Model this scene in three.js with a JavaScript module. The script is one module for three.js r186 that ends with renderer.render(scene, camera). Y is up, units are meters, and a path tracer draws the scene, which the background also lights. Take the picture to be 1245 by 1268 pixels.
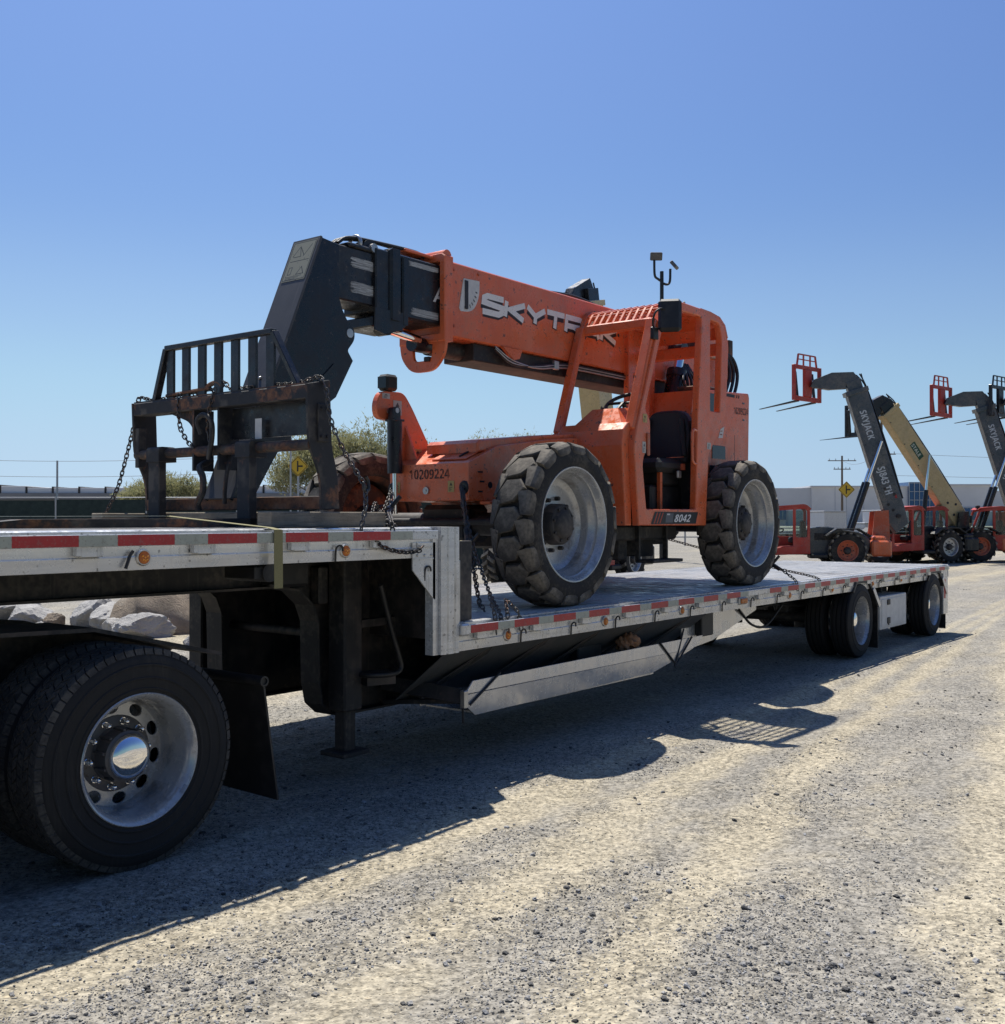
import * as THREE from 'three';
import { mergeGeometries, mergeVertices, toCreasedNormals } from 'three/addons/utils/BufferGeometryUtils.js';
import { ConvexGeometry } from 'three/addons/geometries/ConvexGeometry.js';

// ---------------------------------------------------------------- camera, sky, sun, exposure
const scene = new THREE.Scene();
const camera = new THREE.PerspectiveCamera(51.69, 1245 / 1268, 0.05, 3000);
camera.position.set(0, 1.659, 4.398);
{
  const yaw = 0.6631, pitch = 0.0064;
  camera.lookAt(Math.cos(yaw) * 10, 1.659 + Math.tan(pitch) * 10, 4.398 - Math.sin(yaw) * 10);
}
const renderer = new THREE.WebGLRenderer({ antialias: true });
renderer.toneMapping = THREE.LinearToneMapping;
const EXPOSURE = 1.3;
renderer.toneMappingExposure = EXPOSURE;
renderer.shadowMap.enabled = true;
const sunDir = new THREE.Vector3(0.30, 1, -0.43).normalize();
{
  // clear sky: deep blue overhead, pale at the horizon, brighter round the sun
  const W = 1024, H = 512, d = new Float32Array(W * H * 4);
  const stops = [[-90, .30, .27, .22], [-1.5, .60, .60, .56], [0, 1.55, 1.70, 1.62], [2.9, 1.34, 1.568, 1.57], [6.7, 1.04, 1.375, 1.469], [10.5, .75, 1.05, 1.34], [16, .442, .70, 1.145], [23.3, .314, .515, .98], [33, .235, .41, .85], [45, .17, .32, .71], [90, .10, .22, .53]];
  const mapAt = (e) => { let k = 0; while (k < stops.length - 2 && e > stops[k + 1][0]) k++; const a = stops[k], b = stops[k + 1]; const t = Math.min(1, Math.max(0, (e - a[0]) / (b[0] - a[0]))), h = b[0] - a[0], z = stops[Math.max(2, k - 1)], y = stops[Math.min(stops.length - 1, k + 2)]; if (k < 2) return [1, 2, 3].map((c) => a[c] + (b[c] - a[c]) * t); return [1, 2, 3].map((c) => { const m0 = k > 2 ? (b[c] - z[c]) / (b[0] - z[0]) : (b[c] - a[c]) / h, m1 = y === b ? (b[c] - a[c]) / h : (y[c] - a[c]) / (y[0] - a[0]), t2 = t * t, t3 = t2 * t; return (2 * t3 - 3 * t2 + 1) * a[c] + (t3 - 2 * t2 + t) * h * m0 + (3 * t2 - 2 * t3) * b[c] + (t3 - t2) * h * m1; }); };
  for (let j = 0; j < H; j++) for (let i = 0; i < W; i++) {
    const el = ((j + .5) / H - .5) * Math.PI, az = ((i + .5) / W - .5) * 2 * Math.PI;
    const v = new THREE.Vector3(Math.cos(el) * Math.cos(az), Math.sin(el), Math.cos(el) * Math.sin(az));
    const c = mapAt(el * 180 / Math.PI), k = el > 0 ? 1 : 0;
    const ca = Math.max(-1, Math.min(1, v.dot(sunDir))), ang = Math.acos(ca);
    const glow = k * .35 * Math.exp(-ang * 6), f = k ? .16 + 2.15 * Math.exp(-ang / .52) : .55, e = 1 / EXPOSURE;
    const o = (j * W + i) * 4;
    d[o] = (c[0] * Math.pow(f, 1.25) + glow) * e; d[o + 1] = (c[1] * Math.pow(f, 1.05) + glow) * e; d[o + 2] = (c[2] * Math.pow(f, .75 + .25 * Math.min(1, Math.max(0, ang - 1.1))) + glow * .9) * e; d[o + 3] = 1;
  }
  const t = new THREE.DataTexture(d, W, H, THREE.RGBAFormat, THREE.FloatType);
  t.mapping = THREE.EquirectangularReflectionMapping; t.magFilter = t.minFilter = THREE.LinearFilter; t.wrapS = THREE.RepeatWrapping; t.needsUpdate = true;
  scene.background = t; scene.environment = t;
}
const sun = new THREE.DirectionalLight(new THREE.Color(1.0, 0.955, 0.87), 5.0);
sun.position.copy(sunDir).multiplyScalar(60).add(new THREE.Vector3(9, 0, 0));
sun.target.position.set(9, 0, 0);
sun.castShadow = true; sun.shadow.mapSize.set(4096, 4096);
Object.assign(sun.shadow.camera, { left: -45, right: 45, top: 45, bottom: -45, near: 1, far: 160 });
scene.add(sun, sun.target);
// ---------------------------------------------------------------- helpers
function rng(seed) { let a = seed >>> 0; return () => { a = (a + 0x6D2B79F5) | 0; let t = Math.imul(a ^ (a >>> 15), 1 | a); t = (t + Math.imul(t ^ (t >>> 7), 61 | t)) ^ t; return ((t ^ (t >>> 14)) >>> 0) / 4294967296; }; }
const V = (x, y, z) => new THREE.Vector3(x, y, z);
const lerp = (a, b, t) => a + (b - a) * t, clamp = (x, a = 0, b = 1) => Math.min(b, Math.max(a, x)), sstep = (a, b, x) => { const t = clamp((x - a) / (b - a)); return t * t * (3 - 2 * t); };
function hash2(x, y, s) { let h = Math.imul(x | 0, 374761393) + Math.imul(y | 0, 668265263) + Math.imul(s | 0, 974634777); h = Math.imul(h ^ (h >>> 13), 1274126177); return ((h ^ (h >>> 16)) >>> 0) / 4294967296; }
function vnoise(x, y, s = 0) { const xi = Math.floor(x), yi = Math.floor(y), fx = x - xi, fy = y - yi, u = fx * fx * (3 - 2 * fx), v = fy * fy * (3 - 2 * fy); return lerp(lerp(hash2(xi, yi, s), hash2(xi + 1, yi, s), u), lerp(hash2(xi, yi + 1, s), hash2(xi + 1, yi + 1, s), u), v); }
function fbm(x, y, s = 0, o = 4) { let r = 0, a = .5, t = 0; for (let k = 0; k < o; k++) { r += a * vnoise(x, y, s + k * 17); t += a; x *= 2.03; y *= 2.03; a *= .5; } return r / t; }
// ---- geometry builders (world coordinates; pieces come out non-indexed with position, normal, uv)
function clean(g) {
  if (g.index) g = g.toNonIndexed();
  for (const k of Object.keys(g.attributes)) if (!['position', 'normal', 'uv'].includes(k)) g.deleteAttribute(k);
  if (!g.attributes.normal) g.computeVertexNormals();
  if (!g.attributes.uv) g.setAttribute('uv', new THREE.BufferAttribute(new Float32Array(g.attributes.position.count * 2), 2));
  return g;
}
function metreUV(g) {           // box-projected uv in metres
  const p = g.attributes.position, uv = g.attributes.uv, a = V(), b = V(), c = V(), n = V();
  for (let i = 0; i < p.count; i += 3) {
    a.fromBufferAttribute(p, i); b.fromBufferAttribute(p, i + 1); c.fromBufferAttribute(p, i + 2);
    n.copy(b).sub(a).cross(c.clone().sub(a));
    const x = Math.abs(n.x), y = Math.abs(n.y), z = Math.abs(n.z);
    [a, b, c].forEach((q, k) => { if (x > y && x > z) uv.setXY(i + k, q.z, q.y); else if (y > z) uv.setXY(i + k, q.x, q.z); else uv.setXY(i + k, q.x, q.y); });
  }
  return g;
}
function box(x0, x1, y0, y1, z0, z1, c = 0) {
  if (x0 > x1) [x0, x1] = [x1, x0]; if (y0 > y1) [y0, y1] = [y1, y0]; if (z0 > z1) [z0, z1] = [z1, z0];
  if (!c) { const g = new THREE.BoxGeometry(x1 - x0, y1 - y0, z1 - z0); g.translate((x0 + x1) / 2, (y0 + y1) / 2, (z0 + z1) / 2); return g; }
  const pts = [];
  for (const sx of [0, 1]) for (const sy of [0, 1]) for (const sz of [0, 1]) {
    const X = sx ? x1 : x0, Y = sy ? y1 : y0, Z = sz ? z1 : z0, dx = sx ? -c : c, dy = sy ? -c : c, dz = sz ? -c : c;
    pts.push(V(X, Y + dy, Z + dz), V(X + dx, Y, Z + dz), V(X + dx, Y + dy, Z));
  }
  return new ConvexGeometry(pts);
}
const hull = (pts) => new ConvexGeometry(pts.map((p) => V(...p)));
function xf(g, o = {}) {        // rotate (x, y, z) then move
  if (o.s) g.scale(...(Array.isArray(o.s) ? o.s : [o.s, o.s, o.s]));
  if (o.rx) g.rotateX(o.rx); if (o.ry) g.rotateY(o.ry); if (o.rz) g.rotateZ(o.rz);
  if (o.p) g.translate(...o.p); return g;
}
function rod(p, q, r, seg = 10, r2 = r) {      // round bar from p to q
  const a = V(...p), b = V(...q), d = b.clone().sub(a), g = new THREE.CylinderGeometry(r2, r, d.length(), seg);
  g.applyQuaternion(new THREE.Quaternion().setFromUnitVectors(V(0, 1, 0), d.clone().normalize())); g.translate((a.x + b.x) / 2, (a.y + b.y) / 2, (a.z + b.z) / 2); return g;
}
function bar(p, q, w, h, c = 0, side = [0, 0, 1]) {   // rectangular bar; w measured along `side`
  const a = V(...p), b = V(...q), d = b.clone().sub(a), L = d.length(), g = box(-w / 2, w / 2, -L / 2, L / 2, -h / 2, h / 2, c);
  const y = d.normalize(), s = V(...side), x = s.sub(y.clone().multiplyScalar(s.dot(y))).normalize(), z = x.clone().cross(y);
  g.applyMatrix4(new THREE.Matrix4().makeBasis(x, y, z)); g.translate((a.x + b.x) / 2, (a.y + b.y) / 2, (a.z + b.z) / 2); return g;
}
function tube(pts, r, seg = 24, rad = 8, closed = false, tension = .5) { return new THREE.TubeGeometry(new THREE.CatmullRomCurve3(pts.map((p) => V(...p)), closed, 'catmullrom', tension), seg, r, rad, closed); }
// prism: polygon extruded along an axis. axis z: points (x,y); axis x: points (z,y); axis y: points (x,z)
function prism(poly, a, b, o = {}) {
  if (a > b) [a, b] = [b, a];
  const bev = o.bevel || 0, sh = new THREE.Shape(poly.map((p) => new THREE.Vector2(...p)));
  for (const h of o.holes || []) sh.holes.push(new THREE.Path(h.map((p) => new THREE.Vector2(...p))));
  const g = new THREE.ExtrudeGeometry(sh, { depth: b - a - 2 * bev, bevelEnabled: bev > 0, bevelSize: bev, bevelThickness: bev, bevelOffset: -bev, bevelSegments: o.seg || 1, curveSegments: 12, steps: 1 });
  g.translate(0, 0, a + bev);
  const ax = o.axis || 'z', p = g.attributes.position;
  if (ax !== 'z') {
    for (let i = 0; i < p.count; i++) { const u = p.getX(i), v = p.getY(i), w = p.getZ(i); if (ax === 'x') p.setXYZ(i, w, v, u); else p.setXYZ(i, u, w, v); }
    const arr = p.array, uvs = g.attributes.uv.array;      // swapping axes mirrors: flip winding
    for (let i = 0; i < arr.length; i += 9) for (let k = 0; k < 3; k++) { const t = arr[i + 3 + k]; arr[i + 3 + k] = arr[i + 6 + k]; arr[i + 6 + k] = t; }
    g.computeVertexNormals();
  }
  return g;
}
// round polygon corners: pts [x,y,r?]
function rpoly(pts, n = 4) {
  const out = [], N = pts.length;
  for (let i = 0; i < N; i++) {
    const [x, y, r] = pts[i]; if (!r) { out.push([x, y]); continue; }
    const A = pts[(i + N - 1) % N], B = pts[(i + 1) % N];
    const la = Math.hypot(A[0] - x, A[1] - y), lb = Math.hypot(B[0] - x, B[1] - y), q = Math.min(r, la * .49, lb * .49);
    const p0 = [x + (A[0] - x) / la * q, y + (A[1] - y) / la * q], p1 = [x + (B[0] - x) / lb * q, y + (B[1] - y) / lb * q];
    for (let k = 0; k <= n; k++) { const t = k / n; out.push([(1 - t) ** 2 * p0[0] + 2 * t * (1 - t) * x + t * t * p1[0], (1 - t) ** 2 * p0[1] + 2 * t * (1 - t) * y + t * t * p1[1]]); }
  }
  return out;
}
const circ = (x, y, r, n = 20, sy = 1) => Array.from({ length: n }, (_, i) => [x + r * Math.cos(i / n * 2 * Math.PI), y + r * sy * Math.sin(i / n * 2 * Math.PI)]);
// lathe about the z axis (wheel axis): profile of [radius, z]
function latheZ(prof, seg = 48) { const g = new THREE.LatheGeometry(prof.map(([r, z]) => new THREE.Vector2(Math.max(r, 1e-4), z)), seg); g.rotateX(Math.PI / 2); return creased(g); }
function creased(g, a = .6) { return toCreasedNormals(g.index ? g.toNonIndexed() : g, a); }
// ---- objects
const names = {};
function numbered(n) { const k = names[n] = (names[n] ?? -1) + 1; return k ? `${n}_${String(k).padStart(3, '0')}` : n; }
function thing(name, label, category, base = [0, 0, 0], group) {
  const o = new THREE.Group(); o.name = numbered(name); o.position.set(...base); o.userData = { label, category }; if (group) o.userData.group = group;
  scene.add(o); return o;
}
function origin(p) { const v = V(0, 0, 0); while (p && p !== scene) { v.add(p.position); p = p.parent; } return v; }
function geo(gs, keepUV) {
  gs = (Array.isArray(gs) ? gs : [gs]).map(clean); let g = gs.length > 1 ? mergeGeometries(gs) : gs[0];
  if (!keepUV) metreUV(g); return g;
}
function part(parent, name, gs, mat, o = {}) {         // geometry given in world coordinates (or local with o.local)
  const g = geo(gs, o.keepUV); const m = new THREE.Mesh(g, mat); m.name = name; m.castShadow = m.receiveShadow = true;
  if (!o.local) { const b = origin(parent); g.translate(-b.x, -b.y, -b.z); }
  if (o.label) m.userData.label = o.label; if (o.kind) m.userData.kind = o.kind;
  parent.add(m); return m;
}
function put(parent, name, g, mat, pos, rot) { const m = new THREE.Mesh(g, mat); m.name = name; m.castShadow = m.receiveShadow = true; m.position.set(...pos); if (rot) m.rotation.set(...rot); parent.add(m); return m; }
function solo(name, gs, mat, label, category, o = {}) {
  const g = geo(gs, o.keepUV); g.computeBoundingBox(); const b = g.boundingBox, c = [(b.min.x + b.max.x) / 2, b.min.y, (b.min.z + b.max.z) / 2]; g.translate(-c[0], -c[1], -c[2]);
  const m = new THREE.Mesh(g, mat); m.name = numbered(name); m.position.set(...c); m.castShadow = m.receiveShadow = true;
  m.userData = { label, category }; if (o.group) m.userData.group = o.group; if (o.kind) m.userData.kind = o.kind; scene.add(m); return m;
}
function struct(name, g, mat) { const m = new THREE.Mesh(g, mat); m.name = name; m.castShadow = m.receiveShadow = true; m.userData.kind = 'structure'; scene.add(m); return m; }
function sub(parent, name, base) { const o = new THREE.Group(); o.name = name; const b = origin(parent); o.position.set(base[0] - b.x, base[1] - b.y, base[2] - b.z); parent.add(o); return o; }
// ---------------------------------------------------------------- textures (what the surfaces are made of)
function tex(N, fn, size, srgb = true) {           // fn(u, v) -> [r,g,b] linear 0..1; size in metres per tile
  const d = new Uint8Array(N * N * 4), enc = (x) => { x = clamp(x); return 255 * (srgb ? (x <= .0031308 ? 12.92 * x : 1.055 * Math.pow(x, 1 / 2.4) - .055) : x); };
  for (let j = 0; j < N; j++) for (let i = 0; i < N; i++) { const c = fn(i / N, j / N, i, j), o = (j * N + i) * 4; d[o] = enc(c[0]); d[o + 1] = enc(c[1]); d[o + 2] = enc(c[2]); d[o + 3] = 255; }
  const t = new THREE.DataTexture(d, N, N); t.wrapS = t.wrapT = THREE.RepeatWrapping; t.magFilter = THREE.LinearFilter; t.minFilter = THREE.LinearMipmapLinearFilter; t.generateMipmaps = true; if (srgb) t.colorSpace = THREE.SRGBColorSpace;
  t.repeat.set(1 / size, 1 / size); t.needsUpdate = true; return t;
}
// tileable noise fields
function field(N, cells, seed) { const out = new Float32Array(N * N); for (let j = 0; j < N; j++) { const y = j / N * cells, yi = Math.floor(y), fy = y - yi, v = fy * fy * (3 - 2 * fy), y1 = (yi + 1) % cells; for (let i = 0; i < N; i++) { const x = i / N * cells, xi = Math.floor(x), fx = x - xi, u = fx * fx * (3 - 2 * fx), x1 = (xi + 1) % cells; out[j * N + i] = lerp(lerp(hash2(xi, yi, seed), hash2(x1, yi, seed), u), lerp(hash2(xi, y1, seed), hash2(x1, y1, seed), u), v); } } return out; }
function fbmField(N, cells, seed, oct = 5) { const r = new Float32Array(N * N); let a = .5, t = 0; for (let k = 0; k < oct; k++) { const f = field(N, Math.min(N / 2, cells << k), seed + k * 31); for (let i = 0; i < r.length; i++) r[i] += f[i] * a; t += a; a *= .55; } for (let i = 0; i < r.length; i++) r[i] /= t; return r; }
function streakField(N, cx, cy, seed) { const r = new Float32Array(N * N); for (let j = 0; j < N; j++) for (let i = 0; i < N; i++) { let s = 0, a = .5; for (let k = 0; k < 3; k++) { const X = cx << k, Y = cy << k, x = i / N * X, y = j / N * Y, xi = Math.floor(x), yi = Math.floor(y), u = x - xi, v = y - yi, x1 = (xi + 1) % X, y1 = (yi + 1) % Y; s += a * lerp(lerp(hash2(xi, yi, seed + k), hash2(x1, yi, seed + k), u), lerp(hash2(xi, y1, seed + k), hash2(x1, y1, seed + k), u), v); a *= .55; } r[j * N + i] = s / .94; } return r; }
const TN = 512;
const FA = fbmField(TN, 4, 11), FB = fbmField(TN, 8, 57), FC = fbmField(TN, 48, 91, 3), SV = streakField(TN, 64, 4, 7), SH = streakField(TN, 4, 64, 23);
const at = (F, i, j) => F[(j % TN) * TN + (i % TN)];
const mix3 = (a, b, t) => [lerp(a[0], b[0], t), lerp(a[1], b[1], t), lerp(a[2], b[2], t)], mul = (a, k) => [a[0] * k, a[1] * k, a[2] * k];
const bumpFine = tex(TN, (u, v, i, j) => { const h = .55 * at(FC, i, j) + .45 * at(FB, i, j); return [h, h, h]; }, .35, false);
const bumpSoft = tex(TN, (u, v, i, j) => { const h = at(FA, i, j); return [h, h, h]; }, 1.1, false);
const roughVar = tex(TN, (u, v, i, j) => { const h = clamp(.62 + .9 * (at(FB, i, j) - .5) + .5 * (at(FC, i, j) - .5), .15, 1); return [h, h, h]; }, .8, false);
// worn paint of a given colour: chalky fading, dust patches, chips and scratches
function paintTex(col, o = {}) {
  const dust = o.dustCol || [.33, .28, .21], chip = o.chip || [.07, .05, .04];
  return tex(TN, (u, v, i, j) => {
    const a = at(FA, i, j), b = at(FB, i, j), c = at(FC, i, j), s = at(SV, i, j), q = at(FA, i + 201, j + 77);
    let k = mul(col, .86 + .28 * b + .10 * (s - .5)); k = mix3(k, mix3(k, o.fade || [.6, .45, .38], .5), sstep(.45, .8, q) * (o.faded ?? .25));
    k = mix3(k, dust, (o.dust ?? .25) * sstep(.42, .72, .6 * a + .4 * c));
    k = mix3(k, dust, (o.streak ?? .1) * sstep(.6, .85, s));
    if (c > (o.chipAt ?? .78) && b > .5) k = mix3(k, chip, .8);
    return k;
  }, o.size || 1.3);
}
function rustTex(col, amount, o = {}) {
  return tex(TN, (u, v, i, j) => {
    const a = at(FA, i, j), b = at(FB, i, j), c = at(FC, i, j), q = at(FB, i + 133, j + 301);
    let k = mul(col, .7 + .6 * b); const r = sstep(.62 - amount * .3, .74 - amount * .2, .55 * a + .3 * b + .15 * c);
    k = mix3(k, mix3([.10, .035, .015], [.21, .095, .045], c), r);
    k = mix3(k, [.20, .17, .13], .30 * sstep(.5, .75, q)); return k;
  }, o.size || .9);
}
const std = (map, rough, o = {}) => new THREE.MeshStandardMaterial({ color: 0xffffff, map, roughness: rough, metalness: o.metal || 0, bumpMap: o.bump === null ? null : (o.bump || bumpSoft), bumpScale: o.bs ?? .002, roughnessMap: o.rv ? roughVar : null, side: o.side || THREE.FrontSide });
const plain = (r, g, b, rough, metal = 0) => { const m = new THREE.MeshStandardMaterial({ roughness: rough, metalness: metal }); m.color.setRGB(r, g, b); return m; };
const M = {
  orange: std(paintTex([.70, .140, .046], { dust: .22, faded: .45, fade: [.70, .40, .29], streak: .14, chipAt: .76 }), .52, { rv: 1, bs: .003 }),
  orangeDull: std(paintTex([.50, .10, .040], { dust: .45, faded: .35, streak: .2 }), .62),
  red: std(paintTex([.42, .035, .022], { dust: .25, faded: .2 }), .5),
  black: std(paintTex([.010, .011, .014], { dust: .16, streak: .10, faded: .10, fade: [.05, .05, .05], dustCol: [.12, .11, .09], chip: [.10, .08, .06] }), .6, { rv: 1 }),
  blackClean: std(paintTex([.007, .008, .012], { dust: .08, streak: .05, faded: 0, dustCol: [.1, .095, .085] }), .55, { rv: 1 }),
  frame: std(paintTex([.018, .018, .019], { dust: .42, streak: .2, dustCol: [.15, .13, .105] }), .7),
  rusty: std(rustTex([.020, .020, .022], .45), .72, { bump: bumpFine, bs: .0015 }),
  rustyMore: std(rustTex([.035, .03, .028], .85), .8, { bump: bumpFine, bs: .002 }),
  grey: std(paintTex([.060, .072, .085], { dust: .25, streak: .1 }), .5, { rv: 1 }),
  tan: std(paintTex([.50, .385, .185], { dust: .2, streak: .15, faded: .15 }), .5, { rv: 1 }),
  rubber: std(tex(TN, (u, v, i, j) => mix3([.017, .0165, .016], [.085, .073, .056], .75 * sstep(.38, .74, .6 * at(FA, i, j) + .4 * at(FC, i, j))), .7), .88, { bump: bumpFine, bs: .002 }),
  lug: std(tex(TN, (u, v, i, j) => mix3([.06, .054, .046], [.22, .194, .156], sstep(.3, .7, .8 * at(FA, i, j) + .2 * at(FC, i, j))), .8), .95, { bump: bumpFine, bs: .002 }),
  tyre: std(tex(TN, (u, v, i, j) => mix3([.009, .009, .0095], [.035, .032, .027], .5 * sstep(.45, .8, .5 * at(FA, i, j) + .5 * at(SV, i, j))), .6), .8, { bump: bumpFine, bs: .001 }),
  tread: std(tex(TN, (u, v, i, j) => mix3([.030, .029, .028], [.085, .078, .067], sstep(.3, .7, .6 * at(FA, i, j) + .4 * at(FC, i, j))), .5), .92, { bump: bumpFine, bs: .001 }),
  hubGrey: std(paintTex([.10, .10, .105], { dust: .3, streak: .1 }), .5, { metal: .3 }),
  rim: std(tex(TN, (u, v, i, j) => mix3([.42, .43, .445], [.15, .125, .10], .6 * sstep(.42, .8, .6 * at(FA, i, j) + .4 * at(FC, i, j))), .8), .38, { rv: 1, bs: .001, metal: .35 }),
  alu: std(tex(TN, (u, v, i, j) => { let k = mul([.62, .62, .61], .78 + .3 * at(SH, i, j)); k = mix3(k, [.20, .185, .16], .65 * sstep(.52, .82, .55 * at(FA, i, j) + .45 * at(SV, i + 60, j))); return mix3(k, [.10, .095, .09], .7 * sstep(.74, .82, at(FC, i, j))); }, 1.2), .42, { metal: .35, rv: 1, bs: .0012 }),
  aluDeck: std(tex(TN, (u, v, i, j) => { let k = mul([.47, .46, .445], .55 + .55 * at(SH, i, j)); k = mix3(k, [.15, .13, .11], .85 * sstep(.46, .74, .7 * at(FA, i + 90, j) + .3 * at(FC, i, j))); return k; }, 2.1), .78, { metal: .0, rv: 1, bs: .0015 }),
  skirt: std(tex(TN, (u, v, i, j) => { let k = mul([.60, .60, .60], .86 + .2 * at(SV, i, j)); return mix3(k, [.22, .20, .17], .5 * sstep(.5, .8, .6 * at(FA, i, j) + .4 * at(FB, i, j))); }, 1.6), .36, { metal: .55, rv: 1, bs: .002 }),
  chrome: plain(.9, .9, .91, .06, 1),
  steel: std(tex(TN, (u, v, i, j) => mul([.5, .49, .47], .7 + .5 * at(FB, i, j)), .5), .38, { metal: .8, bs: .0006 }),
  chain: std(rustTex([.10, .095, .09], .5, { size: .3 }), .5, { metal: .55, bump: bumpFine, bs: .0006 }),
  chainDark: std(rustTex([.035, .033, .032], .35, { size: .3 }), .5, { metal: .4, bump: bumpFine, bs: .0006 }),
  plastic: std(tex(TN, (u, v, i, j) => mix3([.014, .014, .015], [.05, .045, .04], .5 * sstep(.45, .8, at(FB, i, j))), .5), .55, { bs: .0005 }),
  wood: std(tex(TN, (u, v, i, j) => { let k = mix3([.20, .165, .12], [.31, .265, .2], at(SH, i, j)); k = mul(k, .7 + .5 * at(FB, i, j)); return mix3(k, [.07, .055, .045], .6 * sstep(.6, .8, at(SH, i + 40, j + 99))); }, .6), .9, { bump: bumpFine, bs: .004 }),
  redTape: std(tex(TN, (u, v, i, j) => mix3(mul([.40, .022, .022], .8 + .4 * at(FB, i, j)), [.25, .2, .17], .35 * sstep(.55, .8, at(FC, i, j))), .4), .42, { bs: 0 }),
  whiteTape: std(tex(TN, (u, v, i, j) => mix3(mul([.36, .375, .31], .85 + .3 * at(FB, i, j)), [.18, .16, .13], .5 * sstep(.55, .8, at(FC, i, j))), .4), .42, { bs: 0 }),
  amber: new THREE.MeshPhysicalMaterial({ color: new THREE.Color().setRGB(.85, .33, .02), roughness: .25, clearcoat: 1 }),
  amberDeep: plain(.45, .12, .01, .35),
  seat: std(tex(TN, (u, v, i, j) => mul([.020, .020, .022], .7 + .7 * at(FC, i, j)), .3), .6, { bump: bumpFine, bs: .001 }),
  mirror: plain(.75, .78, .8, .04, 1),
  glassDark: plain(.02, .025, .03, .08),
  white: std(tex(TN, (u, v, i, j) => mul([.62, .61, .58], .8 + .3 * at(FB, i, j)), .5), .6, { bs: 0 }),
  strap: std(tex(TN, (u, v, i, j) => mul([.24, .215, .10], .7 + .5 * at(FC, i, j)), .1), .85, { bs: 0 }),
  concrete: std(tex(TN, (u, v, i, j) => mul([.74, .73, .71], .86 + .2 * at(FA, i, j)), 12), .85, { bs: 0 }),
  galv: plain(.42, .43, .44, .5, .6),
  pole: std(tex(TN, (u, v, i, j) => mul([.16, .12, .085], .7 + .6 * at(SV, i, j)), 1), .9),
};
// lettering on canvases, cut out by alpha
function decal(w, h, draw) {
  const c = document.createElement('canvas'); c.width = w; c.height = h; const x = c.getContext('2d'); x.clearRect(0, 0, w, h); draw(x, w, h);
  const t = new THREE.CanvasTexture(c); t.colorSpace = THREE.SRGBColorSpace; t.anisotropy = 8; t.magFilter = THREE.LinearFilter;
  return new THREE.MeshStandardMaterial({ map: t, alphaTest: .5, transparent: false, roughness: .55, side: THREE.DoubleSide });
}
// decal quad: corner points a (lower left), b (lower right), c (upper right), d (upper left) in world
function quad(a, b, c, d) { const g = new THREE.BufferGeometry(); g.setAttribute('position', new THREE.Float32BufferAttribute([...a, ...b, ...c, ...a, ...c, ...d], 3)); g.setAttribute('uv', new THREE.Float32BufferAttribute([0, 0, 1, 0, 1, 1, 0, 0, 1, 1, 0, 1], 2)); g.computeVertexNormals(); return g; }
// ---------------------------------------------------------------- gravel yard
function groundH(x, z) {
  const r = Math.hypot(x - 2, z - 3), k = 1 / (1 + r * .02);
  let h = .030 * (fbm(x * .35 + 7, z * .9 + 3, 5, 3) - .5) + .012 * (fbm(x * 1.7, z * 3.1, 9, 3) - .5);
  const w = z + .12 * (fbm(x * .25, z * .2, 61, 2) - .5) * 4;                     // wheel ruts along the yard road
  h += .014 * Math.sin(w * 5.2) * (.4 + .6 * fbm(x * .3, z, 71, 2)) + .008 * Math.sin(w * 17 + 2 * fbm(x * .5, z, 72, 2)) * fbm(x * .4, z * .7, 73, 2);
  h += .006 * (vnoise(x * 9, z * 9, 77) - .5) * k + .006 * (vnoise(x * 23, z * 23, 78) - .5) * k;
  return h - .004;
}
const tracks = [[.70, .26], [1.45, .27], [2.2, .24], [3.45, .32], [4.7, .5], [6.3, .6], [-3.6, .5], [-5.4, .7], [-8.2, 1.0]];
function groundMix(x, z) {     // 0 grey gravel .. 1 fine tan dust: long wheel tracks along the yard road
  const w = z + .2 * (x - 4) * sstep(.4, 2.2, z + .1 * (x - 4)) + .5 * (fbm(x * .16 + 3, z * .12, 61, 3) - .5) + .2 * (fbm(x * .9, z * 1.1, 62, 2) - .5);
  let m = .16; for (const [c, s] of tracks) { const d = (w - c) / s; m += .72 * Math.exp(-d * d * 1.3); }
  m += .55 * (fbm(x * .28 + 9, z * 1.1, 33, 4) - .5) + .75 * (fbm(x * 1.5, z * 3.6, 35, 4) - .5) + .5 * (fbm(x * 9, z * 12, 36, 2) - .5);
  return lerp(clamp(m), sstep(.15, .8, m), .6);
}
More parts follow.
